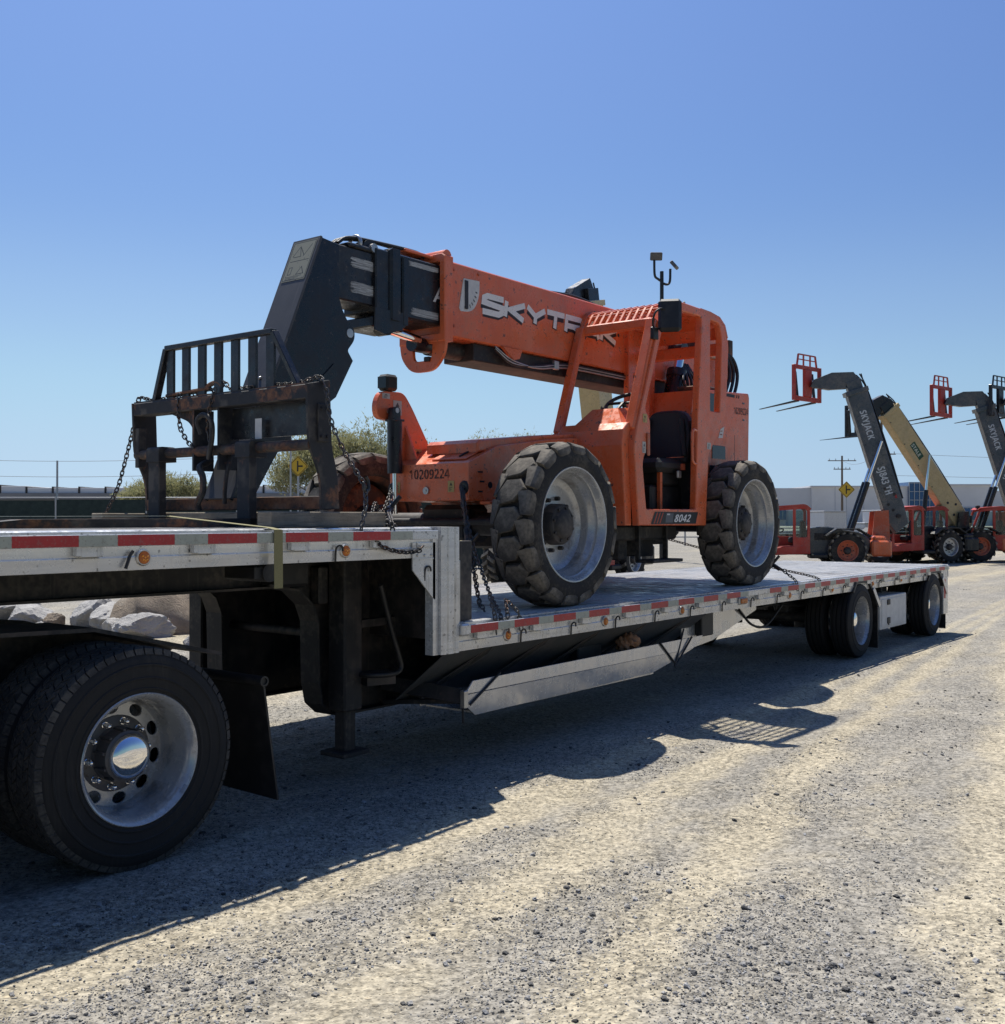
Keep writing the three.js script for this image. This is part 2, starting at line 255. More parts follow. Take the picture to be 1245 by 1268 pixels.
{
  const N = 2048, col = new Float32Array(N * N), hue = new Float32Array(N * N), hgt = new Float32Array(N * N), R = rng(4242);
  const A = fbmField(N, 16, 401, 7), B = fbmField(N, 256, 409, 3);
  for (let i = 0; i < N * N; i++) { col[i] = .50 + .24 * (A[i] - .5) + .8 * (B[i] - .5); hgt[i] = .22 + .3 * (A[i] - .5) + .5 * (B[i] - .5); }
  for (let s = 0; s < 230000; s++) {       // embedded stones
    const big = R() < .02, r = (big ? 2.5 + R() * 3 : .8 + R() * R() * 2.2), el = .6 + R() * .4, an = R() * 6.28, ca = Math.cos(an), sa = Math.sin(an), cx = R() * N, cy = R() * N, b = R() < .34 ? .20 + R() * .2 : .42 + R() * .38, hu = R() - .5, up = .2 + R() * .5, q = Math.ceil(r) + 1;
    for (let dy = -q; dy <= q; dy++) for (let dx = -q; dx <= q; dx++) {
      const X = (dx * ca + dy * sa) / r, Y = (-dx * sa + dy * ca) / (r * el), d2 = X * X + Y * Y; if (d2 > 1) continue;
      const o = (((Math.floor(cy) + dy) & (N - 1)) * N) + ((Math.floor(cx) + dx) & (N - 1)), t = Math.sqrt(1 - d2), e = sstep(0, .5, t);
      col[o] = lerp(col[o], b * (.92 + .16 * B[o]), e); hue[o] = lerp(hue[o], hu, e); hgt[o] = Math.max(hgt[o], .2 + up * t * Math.min(1, r / 5));
    }
  }
  const map = tex(N, (u, v, i, j) => { const o = j * N + i, c = col[o], h = hue[o]; return [c * (1 + .07 * h), c, c * (1 - .10 * h)]; }, 5.2);
  const bmp = tex(N, (u, v, i, j) => { const h = clamp(hgt[j * N + i]); return [h, h, h]; }, 5.2, false);
  const mat = new THREE.MeshStandardMaterial({ map, bumpMap: bmp, bumpScale: .021, roughness: .96, vertexColors: true });
  // one graded sheet, fine near the camera, out to the horizon
  const n = 520, half = n / 2, c0 = [3.2, 1.8], spread = (k) => { const t = k / half, a = Math.abs(t); return Math.sign(t) * (a * 8.5 + 900 * Math.pow(a, 9) + 34 * Math.pow(a, 4)); };
  const pos = new Float32Array((n + 1) ** 2 * 3), cc = new Float32Array((n + 1) ** 2 * 3), uv = new Float32Array((n + 1) ** 2 * 2), idx = [];
  for (let j = 0; j <= n; j++) for (let i = 0; i <= n; i++) {
    const o = j * (n + 1) + i, x = c0[0] + spread(i - half), z = c0[1] + spread(j - half), m = groundMix(x, z);
    pos.set([x, groundH(x, z), z], o * 3);
    const rr = .6 * (fbm(x * .6 + 40, z * 2.2, 88, 3) - .5), g = mix3([.465, .43, .365], [.69, .60, .43], m);
    cc.set([g[0] * (1 + .16 * rr), g[1] * (1 + .16 * rr), g[2] * (1 + .16 * rr)], o * 3);
    const wx = x + .35 * fbm(z * .3, x * .3, 3, 2), wz = z + .35 * fbm(x * .27, z * .3, 4, 2); uv.set([wx, wz], o * 2);
    if (i < n && j < n) idx.push(o, o + n + 1, o + 1, o + 1, o + n + 1, o + n + 2);
  }
  const g = new THREE.BufferGeometry(); g.setAttribute('position', new THREE.BufferAttribute(pos, 3)); g.setAttribute('color', new THREE.BufferAttribute(cc, 3)); g.setAttribute('uv', new THREE.BufferAttribute(uv, 2)); g.setIndex(idx); g.computeVertexNormals();
  struct('ground', g, mat);
}
{
  // loose stones on the yard
  const stone = (seed, det) => { const R = rng(seed), g = mergeVertices(new THREE.IcosahedronGeometry(1, det).deleteAttribute('normal').deleteAttribute('uv')), p = g.attributes.position; for (let i = 0; i < p.count; i++) { const k = .55 + R() * .7; p.setXYZ(i, p.getX(i) * k, p.getY(i) * k * .55, p.getZ(i) * k * (.6 + .4 * R())); } const q = g.toNonIndexed(); q.computeVertexNormals(); return q; };
  const m = new THREE.MeshStandardMaterial({ roughness: .95 }), R = rng(99);
  const N = [120000, 46000, 3200], S = [[.002, .0048], [.004, .009], [.009, .017]];
  for (let v = 0; v < 3; v++) {
    const im = new THREE.InstancedMesh(stone(31 + v, v === 2 ? 1 : 0), m, N[v]), M4 = new THREE.Matrix4(), Q = new THREE.Quaternion(), E = new THREE.Euler(), C = new THREE.Color(); let k = 0, guard = 0;
    while (k < N[v] && guard++ < 4e6) {
      const r = (v === 0 ? 1.6 : 1.8) * Math.pow(v === 2 ? 16 : v === 1 ? 9 : 6, R()), a = .6631 + (R() - .5) * 1.7, x = r * Math.cos(a), z = 4.398 - r * Math.sin(a), mm = groundMix(x, z);
      if (R() < mm * .8) continue;
      if (fbm(x * .8, z * 2.6, 311, 3) < .34 + .3 * R()) continue;
      const s = lerp(S[v][0], S[v][1], R() ** 2); E.set((R() - .5) * .7, R() * 6.28, (R() - .5) * .7); Q.setFromEuler(E); M4.compose(V(x, groundH(x, z) + s * .25, z), Q, V(s, s, s)); im.setMatrixAt(k, M4);
      const b = R() < .36 ? .05 + R() * .07 : .16 + R() * .18, w = R() * .06; C.setRGB(b * (1 + w), b, b * (1 - 1.6 * w)); im.setColorAt(k, C); k++;
    }
    im.count = k; im.name = numbered('gravel'); im.userData = { kind: 'stuff', label: ['fine grit scattered over the dusty yard', 'small loose gravel scattered over the dusty yard', 'larger loose stones scattered over the dusty yard'][v], category: 'gravel' }; im.castShadow = im.receiveShadow = true; scene.add(im);
  }
}
// ---------------------------------------------------------------- truck wheels (axis along z, outer face at z = 0, centre at the origin)
function truckTyre(R, w, drive) {
  const e = w / 2, half = [[.288, -.028], [.30, -.012], [.325, -.005], [.329, .000], [.336, .000], [.340, -.004], [R - .15, -.001], [R - .146, .003], [R - .141, .003], [R - .137, -.001], [R - .09, -.001], [R - .086, .0025], [R - .078, .0025], [R - .074, -.003], [R - .035, -.012]];
  const prof = [...half], sh = .024, rt = drive ? R - .017 : R;
  prof.push([rt - .008, -sh + .002], [rt, -sh - .012]);
  if (!drive) for (const k of [-.078, -.028, .028, .078]) { const c = -e - k * w / .255 * .9; prof.push([rt, c + .0065], [rt - .013, c + .005], [rt - .013, c - .005], [rt, c - .0065]); }
  prof.sort((a, b) => b[1] - a[1] || 0);
  const ordered = [...half, [rt - .008, -sh + .002], [rt, -sh - .012]];
  if (!drive) for (const k of [.078, .028, -.028, -.078]) { const c = -e + k; ordered.push([rt, c + .0065], [rt - .013, c + .005], [rt - .013, c - .005], [rt, c - .0065]); }
  ordered.push([rt, -w + sh + .012], [rt - .008, -w + sh - .002]);
  for (let i = half.length - 1; i >= 0; i--) ordered.push([half[i][0], -w - half[i][1]]);
  return latheZ(ordered.map((p) => p), 96);
}
function driveBlocks(R, w, n = 62) {      // five ribs of tread blocks
  const gs = [], ribs = [[-.022, -.062, 0], [-.070, -.106, .5], [-.114, -w + .114, .2], [-w + .106, -w + .070, .7], [-w + .062, -w + .022, .3]], R0 = R - .018;
  ribs.forEach(([z0, z1, off], ri) => {
    for (let k = 0; k < n; k++) {
      const a0 = (k + off) / n * 2 * Math.PI, a1 = a0 + .84 / n * 2 * Math.PI, sk = .25 / n * (ri % 2 ? 1 : -1), P = [];
      const out = ri === 0 ? [1, 0] : ri === 4 ? [0, 1] : [0, 0];
      for (const [z, s, d] of [[z0, -sk, out[0]], [z1, sk, out[1]]]) for (const a of [a0 + s * 6.28, a1 + s * 6.28]) {
        P.push([R0 * Math.cos(a), R0 * Math.sin(a), z], [(R - d * .006) * Math.cos(a), (R - d * .006) * Math.sin(a), z]);
        if (d) P.push([(R - .034) * Math.cos(a), (R - .034) * Math.sin(a), z + (ri === 0 ? .013 : -.013)]);
      }
      gs.push(hull(P));
    }
  });
  return gs;
}
function truckRim() {
  const barrel = latheZ([[.296, -.255], [.305, -.245], [.285, -.225], [.268, -.19], [.262, -.17], [.266, -.12], [.280, -.062], [.286, -.040], [.288, -.028], [.302, -.020], [.311, -.012], [.313, -.006], [.309, -.002], [.302, -.005], [.292, -.018], [.281, -.035], [.274, -.062], [.268, -.115], [.264, -.155], [.262, -.200], [.258, -.220], [.250, -.232]], 72);
  const holes = Array.from({ length: 10 }, (_, k) => { const a = (k + .5) / 10 * 2 * Math.PI; return Array.from({ length: 14 }, (_, i) => { const t = i / 14 * 2 * Math.PI, rr = .222 + .028 * Math.cos(t), tt = .037 * Math.sin(t) / .222; return [rr * Math.cos(a + tt), rr * Math.sin(a + tt)]; }); });
  const disc = prism(circ(0, 0, .258, 60), -.245, -.230, { holes: [circ(0, 0, .112, 36).reverse(), ...holes.map((h) => h.reverse())], bevel: .0025 });
  return [barrel, disc];
}
const rimG = geo(truckRim());
function truckHub() {
  const g = [latheZ([[.001, -.236], [.182, -.236], [.184, -.229], [.178, -.225], [.132, -.222], [.122, -.210], [.116, -.135], [.121, -.132], [.121, -.122], [.112, -.118], [.104, -.110], [.001, -.110]], 40)];
  for (let k = 0; k < 10; k++) { const a = (k + .5) / 10 * 2 * Math.PI; g.push(xf(box(.104, .130, -.007, .007, -.22, -.13, .002), { rz: a })); }
  return g;
}
const hubG = geo(truckHub());
const nutG = geo([...Array.from({ length: 10 }, (_, k) => { const a = k / 10 * 2 * Math.PI, x = .156 * Math.cos(a), y = .156 * Math.sin(a); return [xf(new THREE.CylinderGeometry(.0175, .0195, .012, 10), { rx: Math.PI / 2, p: [x, y, -.222] }), xf(new THREE.CylinderGeometry(.0145, .017, .040, 6), { rx: Math.PI / 2, p: [x, y, -.203] }), xf(new THREE.SphereGeometry(.0138, 8, 5, 0, 6.3, 0, 1.57), { rx: Math.PI / 2, p: [x, y, -.184] })]; }).flat()]);
const capG = geo(latheZ([[.104, -.115], [.107, -.110], [.105, -.099], [.095, -.087], [.078, -.078], [.053, -.0715], [.026, -.0685], [.0005, -.068]], 40));
function truckWheel(parent, x, r, z, o) {      // dual set: outer and inner tyre
  const w = o.w, g = sub(parent, 'wheel', [x, r, z]);
  if (o.far) g.rotation.y = Math.PI;
  g.rotation.z = o.spin || 0;
  const T = o.tyre, add = (n, gg, m, zz = 0, kind) => { const q = put(g, n, gg, m, [0, 0, zz]); if (kind) q.userData.kind = kind; return q; };
  add('tyre', T.g, M.tyre); if (T.b) add('tread', T.b, M.tread, 0, 'stuff');
  add('rim', rimG, o.rim || M.rim);
  add('inner_tyre', T.g, M.tyre, -w - .055); if (T.b) add('inner_tread', T.b, M.tread, -w - .055, 'stuff');
  const ir = put(g, 'inner_rim', rimG, o.rim || M.rim, [0, 0, -w - .02 - .30], [0, Math.PI, 0]);
  add('hub', hubG, o.hub || M.hubGrey); add('lug_nuts', nutG, M.chrome, 0, 'stuff'); add('hub_cap', capG, M.chrome);
  return g;
}
// ---------------------------------------------------------------- drop-deck trailer
const UP = 1.587, LO = .969, X0 = 1.45, XS = 5.19, XE = 16.33, FZ = -2.59;
const trailer = thing('drop_deck_trailer', 'long silver drop deck trailer with red and white tape, carrying the orange machine', 'trailer', [9, 0, -1.295]);
{
  const T = trailer, P = (n, g, m, o) => part(T, n, g, m, o);
  // deck planks, one extrusion each, with two grooves along the top
  const plank = (x0, x1, zc, w, y) => { const h = w / 2, q = .028, d = .009, s = [[-h + .0015, y], [-q - .012, y], [-q - .008, y - d], [-q + .006, y - d], [-q + .010, y], [q - .010, y], [q - .006, y - d], [q + .008, y - d], [q + .012, y], [h - .0015, y], [h - .0015, y - .03], [-h + .0015, y - .03]]; return prism(s.map(([z, yy]) => [z + zc, yy]), x0, x1, { axis: 'x' }); };
  const np = 16, z0 = -.075, z1 = FZ + .075, pw = (z0 - z1) / np;
  for (let k = 0; k < np; k++) {
    const zc = z0 - (k + .5) * pw; P('deck_plank', plank(X0, XS - .03, zc, pw, UP + .018 - .0008 * ((k * 7) % 3)), M.aluDeck);
    P('deck_plank', plank(XS + .02, XE - .03, zc, pw, LO + .016 - .0008 * ((k * 5) % 3)), M.aluDeck);
  }
  // side rails and rub rails
  const side = (y, x0, x1, s) => {        // s: +1 near, -1 far
    const zz = (d) => (s > 0 ? -d : FZ + d);
    const rail = [[.055, y + .012], [.076, y + .018], [.076, y - .17], [.066, y - .172], [.048, y - .170], [.044, y - .110], [.050, y - .104], [.050, y - .058], [.055, y - .05]];
    P('side_rail', prism(rail.map(([d, yy]) => [zz(d), yy]), x0, x1, { axis: 'x' }), M.alu);
  };
  for (const s of [1, -1]) { side(UP, X0, XS - .215, s); side(LO, XS + .03, XE, s); }
  const tapeR = (L) => box(0, L, -.0255, .0255, 0, .0022);
  const rub = (y, x0, x1, s, tapes) => {
    const a = s > 0 ? -.013 : FZ, b = s > 0 ? 0 : FZ + .013;
    const r = P('rub_rail', box(x0, x1, y - .056, y, a, b, .003), M.alu);
    if (s > 0) for (const [start, per, n, first] of tapes) {
      const red = geo(tapeR(per * .612)), wh = geo(tapeR(per * .386));
      for (let k = 0; k < n; k++) { const X = start + k * per; if (X + per * .612 < x1) put(r, 'red_tape', red, M.redTape, [X - 9, y - .028, 1.295 + .0003]); if (X + per < x1) put(r, 'white_tape', wh, M.whiteTape, [X + per * .613 - 9, y - .028, 1.295 + .0003]); }
    }
  };
  const upT = [[2.25 - .498, .498, 7]], loT = [[5.298, .4643, 9], [9.972, .4486, 14]];
  for (const s of [1, -1]) { rub(UP, X0, XS - .21, s, upT); rub(LO, XS + .06, XE - .005, s, loT); }
  // stake pockets between the rails
  const pocketG = (s) => geo([box(0, .026, -.098, -.012, -.046, -.012, .002), box(.026, .135, -.102, -.012, -.050, -.016, .002)]);
  const pk = pocketG();
  const pockets = (x0, n, y) => { for (let k = 0; k < n; k++) { const X = x0 + k * .622; put(T, 'stake_pocket', pk, M.alu, [X - 9, y, 1.295]); } };
  pockets(1.93, 5, UP); pockets(5.38, 18, LO);
  for (let k = 0; k < 17; k++) put(T, 'stake_pocket', pk, M.alu, [5.5 + k * .622 - 9 + .13, LO, 1.295 + FZ], [0, Math.PI, 0]);
  // amber marker lamps
  const lampBody = geo(latheZ([[.001, -.012], [.039, -.012], [.041, 0], [.036, .006], [.0315, .006], [.031, .002], [.001, .002]], 24)), lens = geo(latheZ([[.031, .002], [.030, .009], [.022, .014], [.010, .016], [.0005, .0165]], 20)), dotG = geo(new THREE.SphereGeometry(.0055, 8, 6));
  const lamp = (x, y) => { const g = new THREE.Group(); g.name = 'marker_lamp'; g.position.set(x - 9, y, 1.295 - .040); T.add(g); put(g, 'lamp_ring', lampBody, M.steel, [0, 0, 0]); put(g, 'lens', lens, M.amberDeep, [0, 0, 0]); for (const [a, b] of [[0, 0], [.013, .006], [-.012, .008], [.002, -.014], [-.009, -.010], [.012, -.009]]) put(g, 'diode', dotG, M.amber, [a, b, .0145]); return g; };
  for (const x of [1.68, 2.91, 4.22]) lamp(x, UP - .112);
  for (const x of [5.74, 6.98, 8.22, 10.55, 11.75, 13.1, 14.2]) lamp(x, LO - .108);
  { const g = new THREE.Group(); g.name = 'marker_lamp'; g.position.set(9.43 - 9, LO - .098, 1.295 - .04); T.add(g); put(g, 'lamp_ring', geo(box(-.085, .085, -.034, .034, -.012, .012, .008)), M.steel, [0, 0, 0]); put(g, 'lens', geo(box(-.072, .072, -.024, .024, .012, .024, .008)), M.amberDeep, [0, 0, 0]); for (let k = 0; k < 6; k++) put(g, 'diode', dotG, M.amber, [-.05 + k * .02, k % 2 ? .008 : -.008, .024]); }
  // cable hooks under the side rail
  const hook = geo(tube([[0, -.052, 0], [0, .01, .004], [.006, .030, .008], [.024, .038, .012], [.040, .028, .014], [.044, .006, .014]], .0062, 20, 6));
  for (let k = 0; k < 17; k++) { const x = 5.885 + k * .6205; if (Math.abs(x - 12.7) < .35 || x > 15.3) continue; put(T, 'cable_hook', hook, M.plastic, [x - 9, LO - .118, 1.295 - .038]); }
  put(T, 'cable_hook', hook, M.plastic, [4.14 - 9, UP - .118, 1.295 - .038]); put(T, 'cable_hook', hook, M.plastic, [4.89 - 9, UP - .262, 1.295 - .038]);
  put(T, 'cable_hook', geo(tube([[.03, .04, 0], [.012, .02, .004], [-.004, -.012, .01], [-.016, -.04, .012]], .008, 12, 6)), M.plastic, [2.82 - 9, UP - .12, 1.295 - .034]);
  // step: corner posts, cap, bulkhead
  for (const s of [1, -1]) {
    const z = (d) => (s > 0 ? -d : FZ + d), post = [[XS - .17, z(.016)], [XS - .125, z(.004)], [XS - .115, z(.014)], [XS - .105, z(.004)], [XS - .055, z(.004)], [XS - .045, z(.014)], [XS - .035, z(.004)], [XS, z(.010)], [XS, z(.11)], [XS - .17, z(.11)]];
    P('corner_post', prism(post, LO - .17, UP + .02, { axis: 'y' }), M.alu);
    P('corner_web', box(XS - .225, XS - .172, LO - .17, UP - .005, z(.035), z(.10)), M.alu);
    P('gusset', prism([[XS - .41, UP - .075], [XS - .41, UP - .245], [XS - .215, UP - .435], [XS - .2, UP - .435], [XS - .2, UP - .075]], z(.035), z(.045), { bevel: .001 }), M.alu);
    if (s > 0) { P('gusset_strap', box(XS - .40, XS - .22, UP - .180, UP - .172, -.034, -.031), M.alu); for (let k = 0; k < 3; k++) P('rivet', xf(new THREE.SphereGeometry(.009, 8, 5, 0, 6.3, 0, 1.57), { rx: Math.PI / 2, p: [XS - .37 + k * .065, UP - .155, -.035] }), M.steel); P('slotted_plate', box(XS - .375, XS - .235, UP - .105, UP - .075, -.034, -.026, .003), M.alu); }
  }
  P('step_cap', box(XS - .03, XS + .005, UP - .10, UP + .02, FZ + .112, -.112, .003), M.alu);
  P('bulkhead', box(XS - .02, XS, LO - .1, UP - .1, FZ + .112, -.112), M.frame);
  for (let k = 0; k < 7; k++) { const z = -.13 - k * .385; P('bulkhead_stiffener', box(XS, XS + .045, LO + .02, UP - .02, z - .03, z, .003), M.alu); }
  P('winch_slider', box(XS + .004, XS + .085, LO - .068, LO + .012, -.06, .016, .012), M.alu);
  P('stored_board', [box(XS + .09, XS + .22, LO + .02, LO + .545, -.125, -.085, .004)], M.frame);
  P('ratchet_bracket', [box(XS + .05, XS + .085, LO + .01, LO + .42, -.10, -.07, .004)], M.steel);
  P('bulkhead_tie_bar', [box(XS + .012, XS + .032, LO + .02, LO + .55, -.062, -.032, .004)], M.steel);
  // frame: two cranked main beams
  for (const zb of [-.80, -1.79]) {
    const bot = [[X0 - .2, 1.245], [4.30, 1.235], [4.47, 1.205], [4.585, 1.11], [4.63, 1.0], [4.64, .60], [4.67, .46], [4.76, .385], [4.9, .37], [7.9, .37], [9.6, .56], [10.2, .64], [XE - .25, .66]];
    const top = [[XE - .25, LO - .12], [XS + .02, LO - .12], [XS - .05, UP - .17], [X0 - .2, UP - .17]];
    P('main_beam', prism([...bot, ...top], zb - .012, zb, {}), M.frame);
    const fl = []; for (let i = 0; i < bot.length - 1; i++) { const [ax, ay] = bot[i], [bx, by] = bot[i + 1]; fl.push(bar([ax, ay, zb - .006], [bx, by, zb - .006], .17, .014)); }
    P('beam_flange', fl, M.frame); P('beam_top_flange', [box(X0 - .2, XS - .1, UP - .172, UP - .158, zb - .09, zb + .08), box(XS + .03, XE - .25, LO - .125, LO - .110, zb - .09, zb + .08)], M.frame);
  }
  // crossmembers
  for (let k = 0; k < 8; k++) P('crossmember', box(X0 + .25 + k * .46, X0 + .31 + k * .46, UP - .157, UP - .014, FZ + .078, -.078), M.frame);
  for (let k = 0; k < 22; k++) P('crossmember', box(XS + .35 + k * .49, XS + .41 + k * .49, LO - .109, LO - .016, FZ + .078, -.078), M.frame);
  P('under_panel', box(X0 + .05, XS - .24, UP - .166, UP - .158, -.78, -.08), M.frame);
  // sloping braces (outriggers) to the dunnage tray
  for (const x of [5.62, 6.30, 7.0, 7.72, 8.5]) P('outrigger', [bar([x - .28, .44, -.50], [x + .16, LO - .17, -.14], .09, .012, 0, [1, .3, .2]), bar([x - .28, .40, -.82], [x - .28, .44, -.50], .08, .02)], M.frame);
  P('apron_panel', prism([[-.12, LO - .172], [-.128, LO - .172], [-.60, .43], [-.592, .43]], XS + .02, 8.9, { axis: 'x' }), std(paintTex([.10, .11, .12], { dust: .25, streak: .25, dustCol: [.2, .18, .15] }), .45, { metal: .4 }));
  P('wedge_plate', prism([[8.72, LO - .17], [10.35, LO - .17], [10.35, LO - .26], [9.36, .48], [8.75, .43]], -.32, -.335, {}), M.skirt);
  P('dark_hanger', [box(8.98, 9.22, .55, LO - .172, -.31, -.24, .01), box(7.05, 7.4, .46, LO - .172, -.42, -.34, .01)], M.plastic);
  // dunnage tray: folded aluminium panel with rod stays
  const tray = P('dunnage_tray', hullTray(), M.skirt);
  function hullTray() {
    const o = [[5.385, .505], [5.46, .575], [8.76, .595], [8.72, .555], [8.24, .42], [7.88, .352], [5.50, .338], [5.42, .395]], cr = .49;
    const upper = prism([[5.385, .505], [5.46, .575], [8.76, .595], [8.70, .54], [8.56, cr], [5.37, cr + .005]], -.128, -.115, { bevel: .002 });
    const zf = (y) => -.115 - (cr - y) * .10, lower = [], pts = [[5.372, cr], [8.555, cr], [8.24, .42], [7.88, .352], [5.50, .338], [5.42, .395]];
    const g = prism(pts, -.012, 0, { bevel: .002 }), p = g.attributes.position; for (let i = 0; i < p.count; i++) p.setZ(i, p.getZ(i) + zf(p.getY(i))); g.computeVertexNormals();
    const floor = box(5.55, 7.9, .338, .350, -.62, -.14), back = box(5.5, 8.3, .345, .50, -.635, -.622);
    return [upper, g, floor, back];
  }
  part(tray, 'stay_rod', [rod([5.42, .42, -.110], [5.74, .60, -.104], .008, 6), rod([7.95, .60, -.104], [8.22, .40, -.112], .009, 6), rod([8.22, .36, -.112], [8.40, .68, -.12], .009, 6), rod([8.24, .38, -.108], [8.52, .60, -.102], .009, 6)], M.plastic);
  part(tray, 'latch', box(5.36, 5.40, .40, .52, -.15, -.105, .006), M.steel);
  P('tray_support', [bar([5.24, .53, -.74], [5.40, .47, -.16], .045, .10, .004), bar([5.24, .40, -.74], [5.40, .44, -.2], .03, .03), rod([5.38, .45, -.14], [5.385, .30, -.14], .008, 6)], M.frame);
  // landing gear
  const lg = sub(T, 'landing_gear', [4.85, 0, -.6]);
  for (const z of [-.55, -2.04]) { part(lg, 'leg', [box(4.70, 4.86, .42, UP - .17, z - .16, z, .012), box(4.73, 4.83, .16, .5, z - .13, z - .03, .008), box(4.66, 4.90, .135, .165, z - .19, z + .03, .006)], M.frame); }
  part(lg, 'cross_shaft', rod([4.78, .9, -.6], [4.78, .9, -2.1], .03, 10), M.frame);
  part(lg, 'brace', box(4.86, 5.18, .95, 1.0, -.62, -.56), M.frame); part(lg, 'mounting_box', box(4.62, 4.70, 1.11, 1.35, -.79, -.70, .01), M.frame); part(lg, 'foot_bracket', bar([4.86, .62, -.55], [5.05, .62, -.48], .14, .08), M.frame);
  part(lg, 'crank_handle', tube([[4.80, 1.24, -.33], [4.86, 1.09, -.34], [4.93, .92, -.35], [5.0, .74, -.35], [5.005, .69, -.35], [4.97, .665, -.35], [4.88, .66, -.36], [4.80, .66, -.42], [4.79, .66, -.5]], .018, 48, 8), M.plastic);
  P('placard_plate', box(4.46, 4.575, 1.22, 1.362, -.797, -.79, .001), M.glassDark);
  { const m = decal(128, 160, (x, w, h) => { x.fillStyle = '#26282a'; x.fillRect(0, 0, w, h); x.fillStyle = '#8d8f8c'; for (let r = 0; r < 9; r++) for (let k = 0; k < 4; k++) x.fillRect(10 + k * 28, 12 + r * 16, 14 + ((r * 5 + k * 3) % 4) * 3, 6); }); P('placard_print', quad([4.47, 1.228, -.788], [4.565, 1.228, -.788], [4.565, 1.355, -.788], [4.47, 1.355, -.788]), m, { keepUV: true }); }
  P('black_housing', box(4.2, 4.455, 1.24, 1.40, -.78, -.60, .02), M.plastic);
  // axles, fenders, flaps, box, rear
  const tg = { g: geo(truckTyre(.44, .255, false)) };
  for (const x of [12.66, 15.62]) {
    truckWheel(T, x, .437, -.012, { w: .255, tyre: tg, spin: x, rim: M.rim, hub: M.steel }); truckWheel(T, x, .437, FZ + .012, { w: .255, tyre: tg, far: 1, spin: x });
    P('axle', [rod([x, .437, -.2], [x, .437, FZ + .2], .063, 14), box(x - .5, x + .2, .52, .66, -.86, -.74, .02), box(x - .5, x + .2, .52, .66, -1.85, -1.73, .02), rod([x + .18, .3, -.8], [x + .18, .52, -.8], .13, 14), rod([x + .18, .3, -1.79], [x + .18, .52, -1.79], .13, 14)], M.frame);
    P('fender', prism([[x - .27, LO - .175], [x - .15, LO - .06], [x + .28, LO - .06], [x + .40, LO - .16], [x + .60, .565], [x + .575, .56], [x + .375, LO - .185], [x + .26, LO - .085], [x - .14, LO - .085], [x - .25, LO - .19]], -.60, -.02, {}), M.plastic);
    P('fender_stay', bar([x + .40, LO - .165, -.01], [x + .63, .57, -.01], .01, .06, .002), M.alu);
    P('mud_flap', prism([[-.03, .60], [-.60, .60], [-.60, .07], [-.03, .05]], x + .60, x + .612, { axis: 'x' }), M.plastic);
  }
  const tb = P('toolbox', box(13.42, 14.46, .255, .675, -.55, -.05, .008), M.white);
  part(tb, 'toolbox_door', box(13.47, 14.41, .29, .64, -.05, -.043, .003), M.white);
  part(tb, 'latch', [box(13.66, 13.76, .56, .63, -.045, -.030, .005), box(13.66, 13.76, .32, .40, -.045, -.030, .005), box(13.7, 13.71, .3, .33, -.044, -.03)], M.plastic);
  P('toolbox_hanger', [box(13.6, 13.66, .67, LO - .11, -.4, -.3), box(14.2, 14.26, .67, LO - .11, -.4, -.3)], M.frame);
  for (const s of [1, -1]) P('rear_post', box(XE - .24, XE - .02, .27, LO - .05, s > 0 ? -.10 : FZ + .02, s > 0 ? -.02 : FZ + .10, .004), M.alu);
  P('rear_tape', box(XE - .22, XE - .14, .5, .78, -.0195, -.0175), M.redTape);
  P('rear_sill', box(XE - .028, XE, LO - .16, LO + .014, FZ + .012, -.014, .004), M.alu);
  P('bumper', [box(XE - .13, XE - .02, .40, .50, FZ + .1, -.1, .008)], M.steel);
  P('mud_flap', prism([[-.06, .5], [-.62, .5], [-.62, .1], [-.06, .1]], XE - .06, XE - .05, { axis: 'x' }), M.plastic);
  P('air_lines', [tube([[8.0, .75, -.5], [9.5, .72, -.52], [11, .70, -.6], [12.4, .6, -.62]], .012, 40, 5), tube([[9.9, .74, -.3], [10.3, .55, -.34], [10.7, .52, -.36], [11.2, .7, -.4]], .014, 24, 5)], M.plastic);
}
// rags stuffed behind the tray
{ const R = rng(8), pts = []; const g = new THREE.SphereGeometry(.075, 24, 16), p = g.attributes.position; for (let i = 0; i < p.count; i++) { const k = .5 + 1.0 * vnoise(p.getX(i) * 60, p.getY(i) * 60 + p.getZ(i) * 70, 9); p.setXYZ(i, p.getX(i) * k * 1.5, p.getY(i) * k, p.getZ(i) * k); } g.computeVertexNormals(); g.translate(7.62, .62, -.22); solo('chain_bundle', g, std(rustTex([.30, .16, .09], .6, { size: .12 }), .9), 'rusty brown bundle lying in the tray under the trailer deck', 'bundle'); }
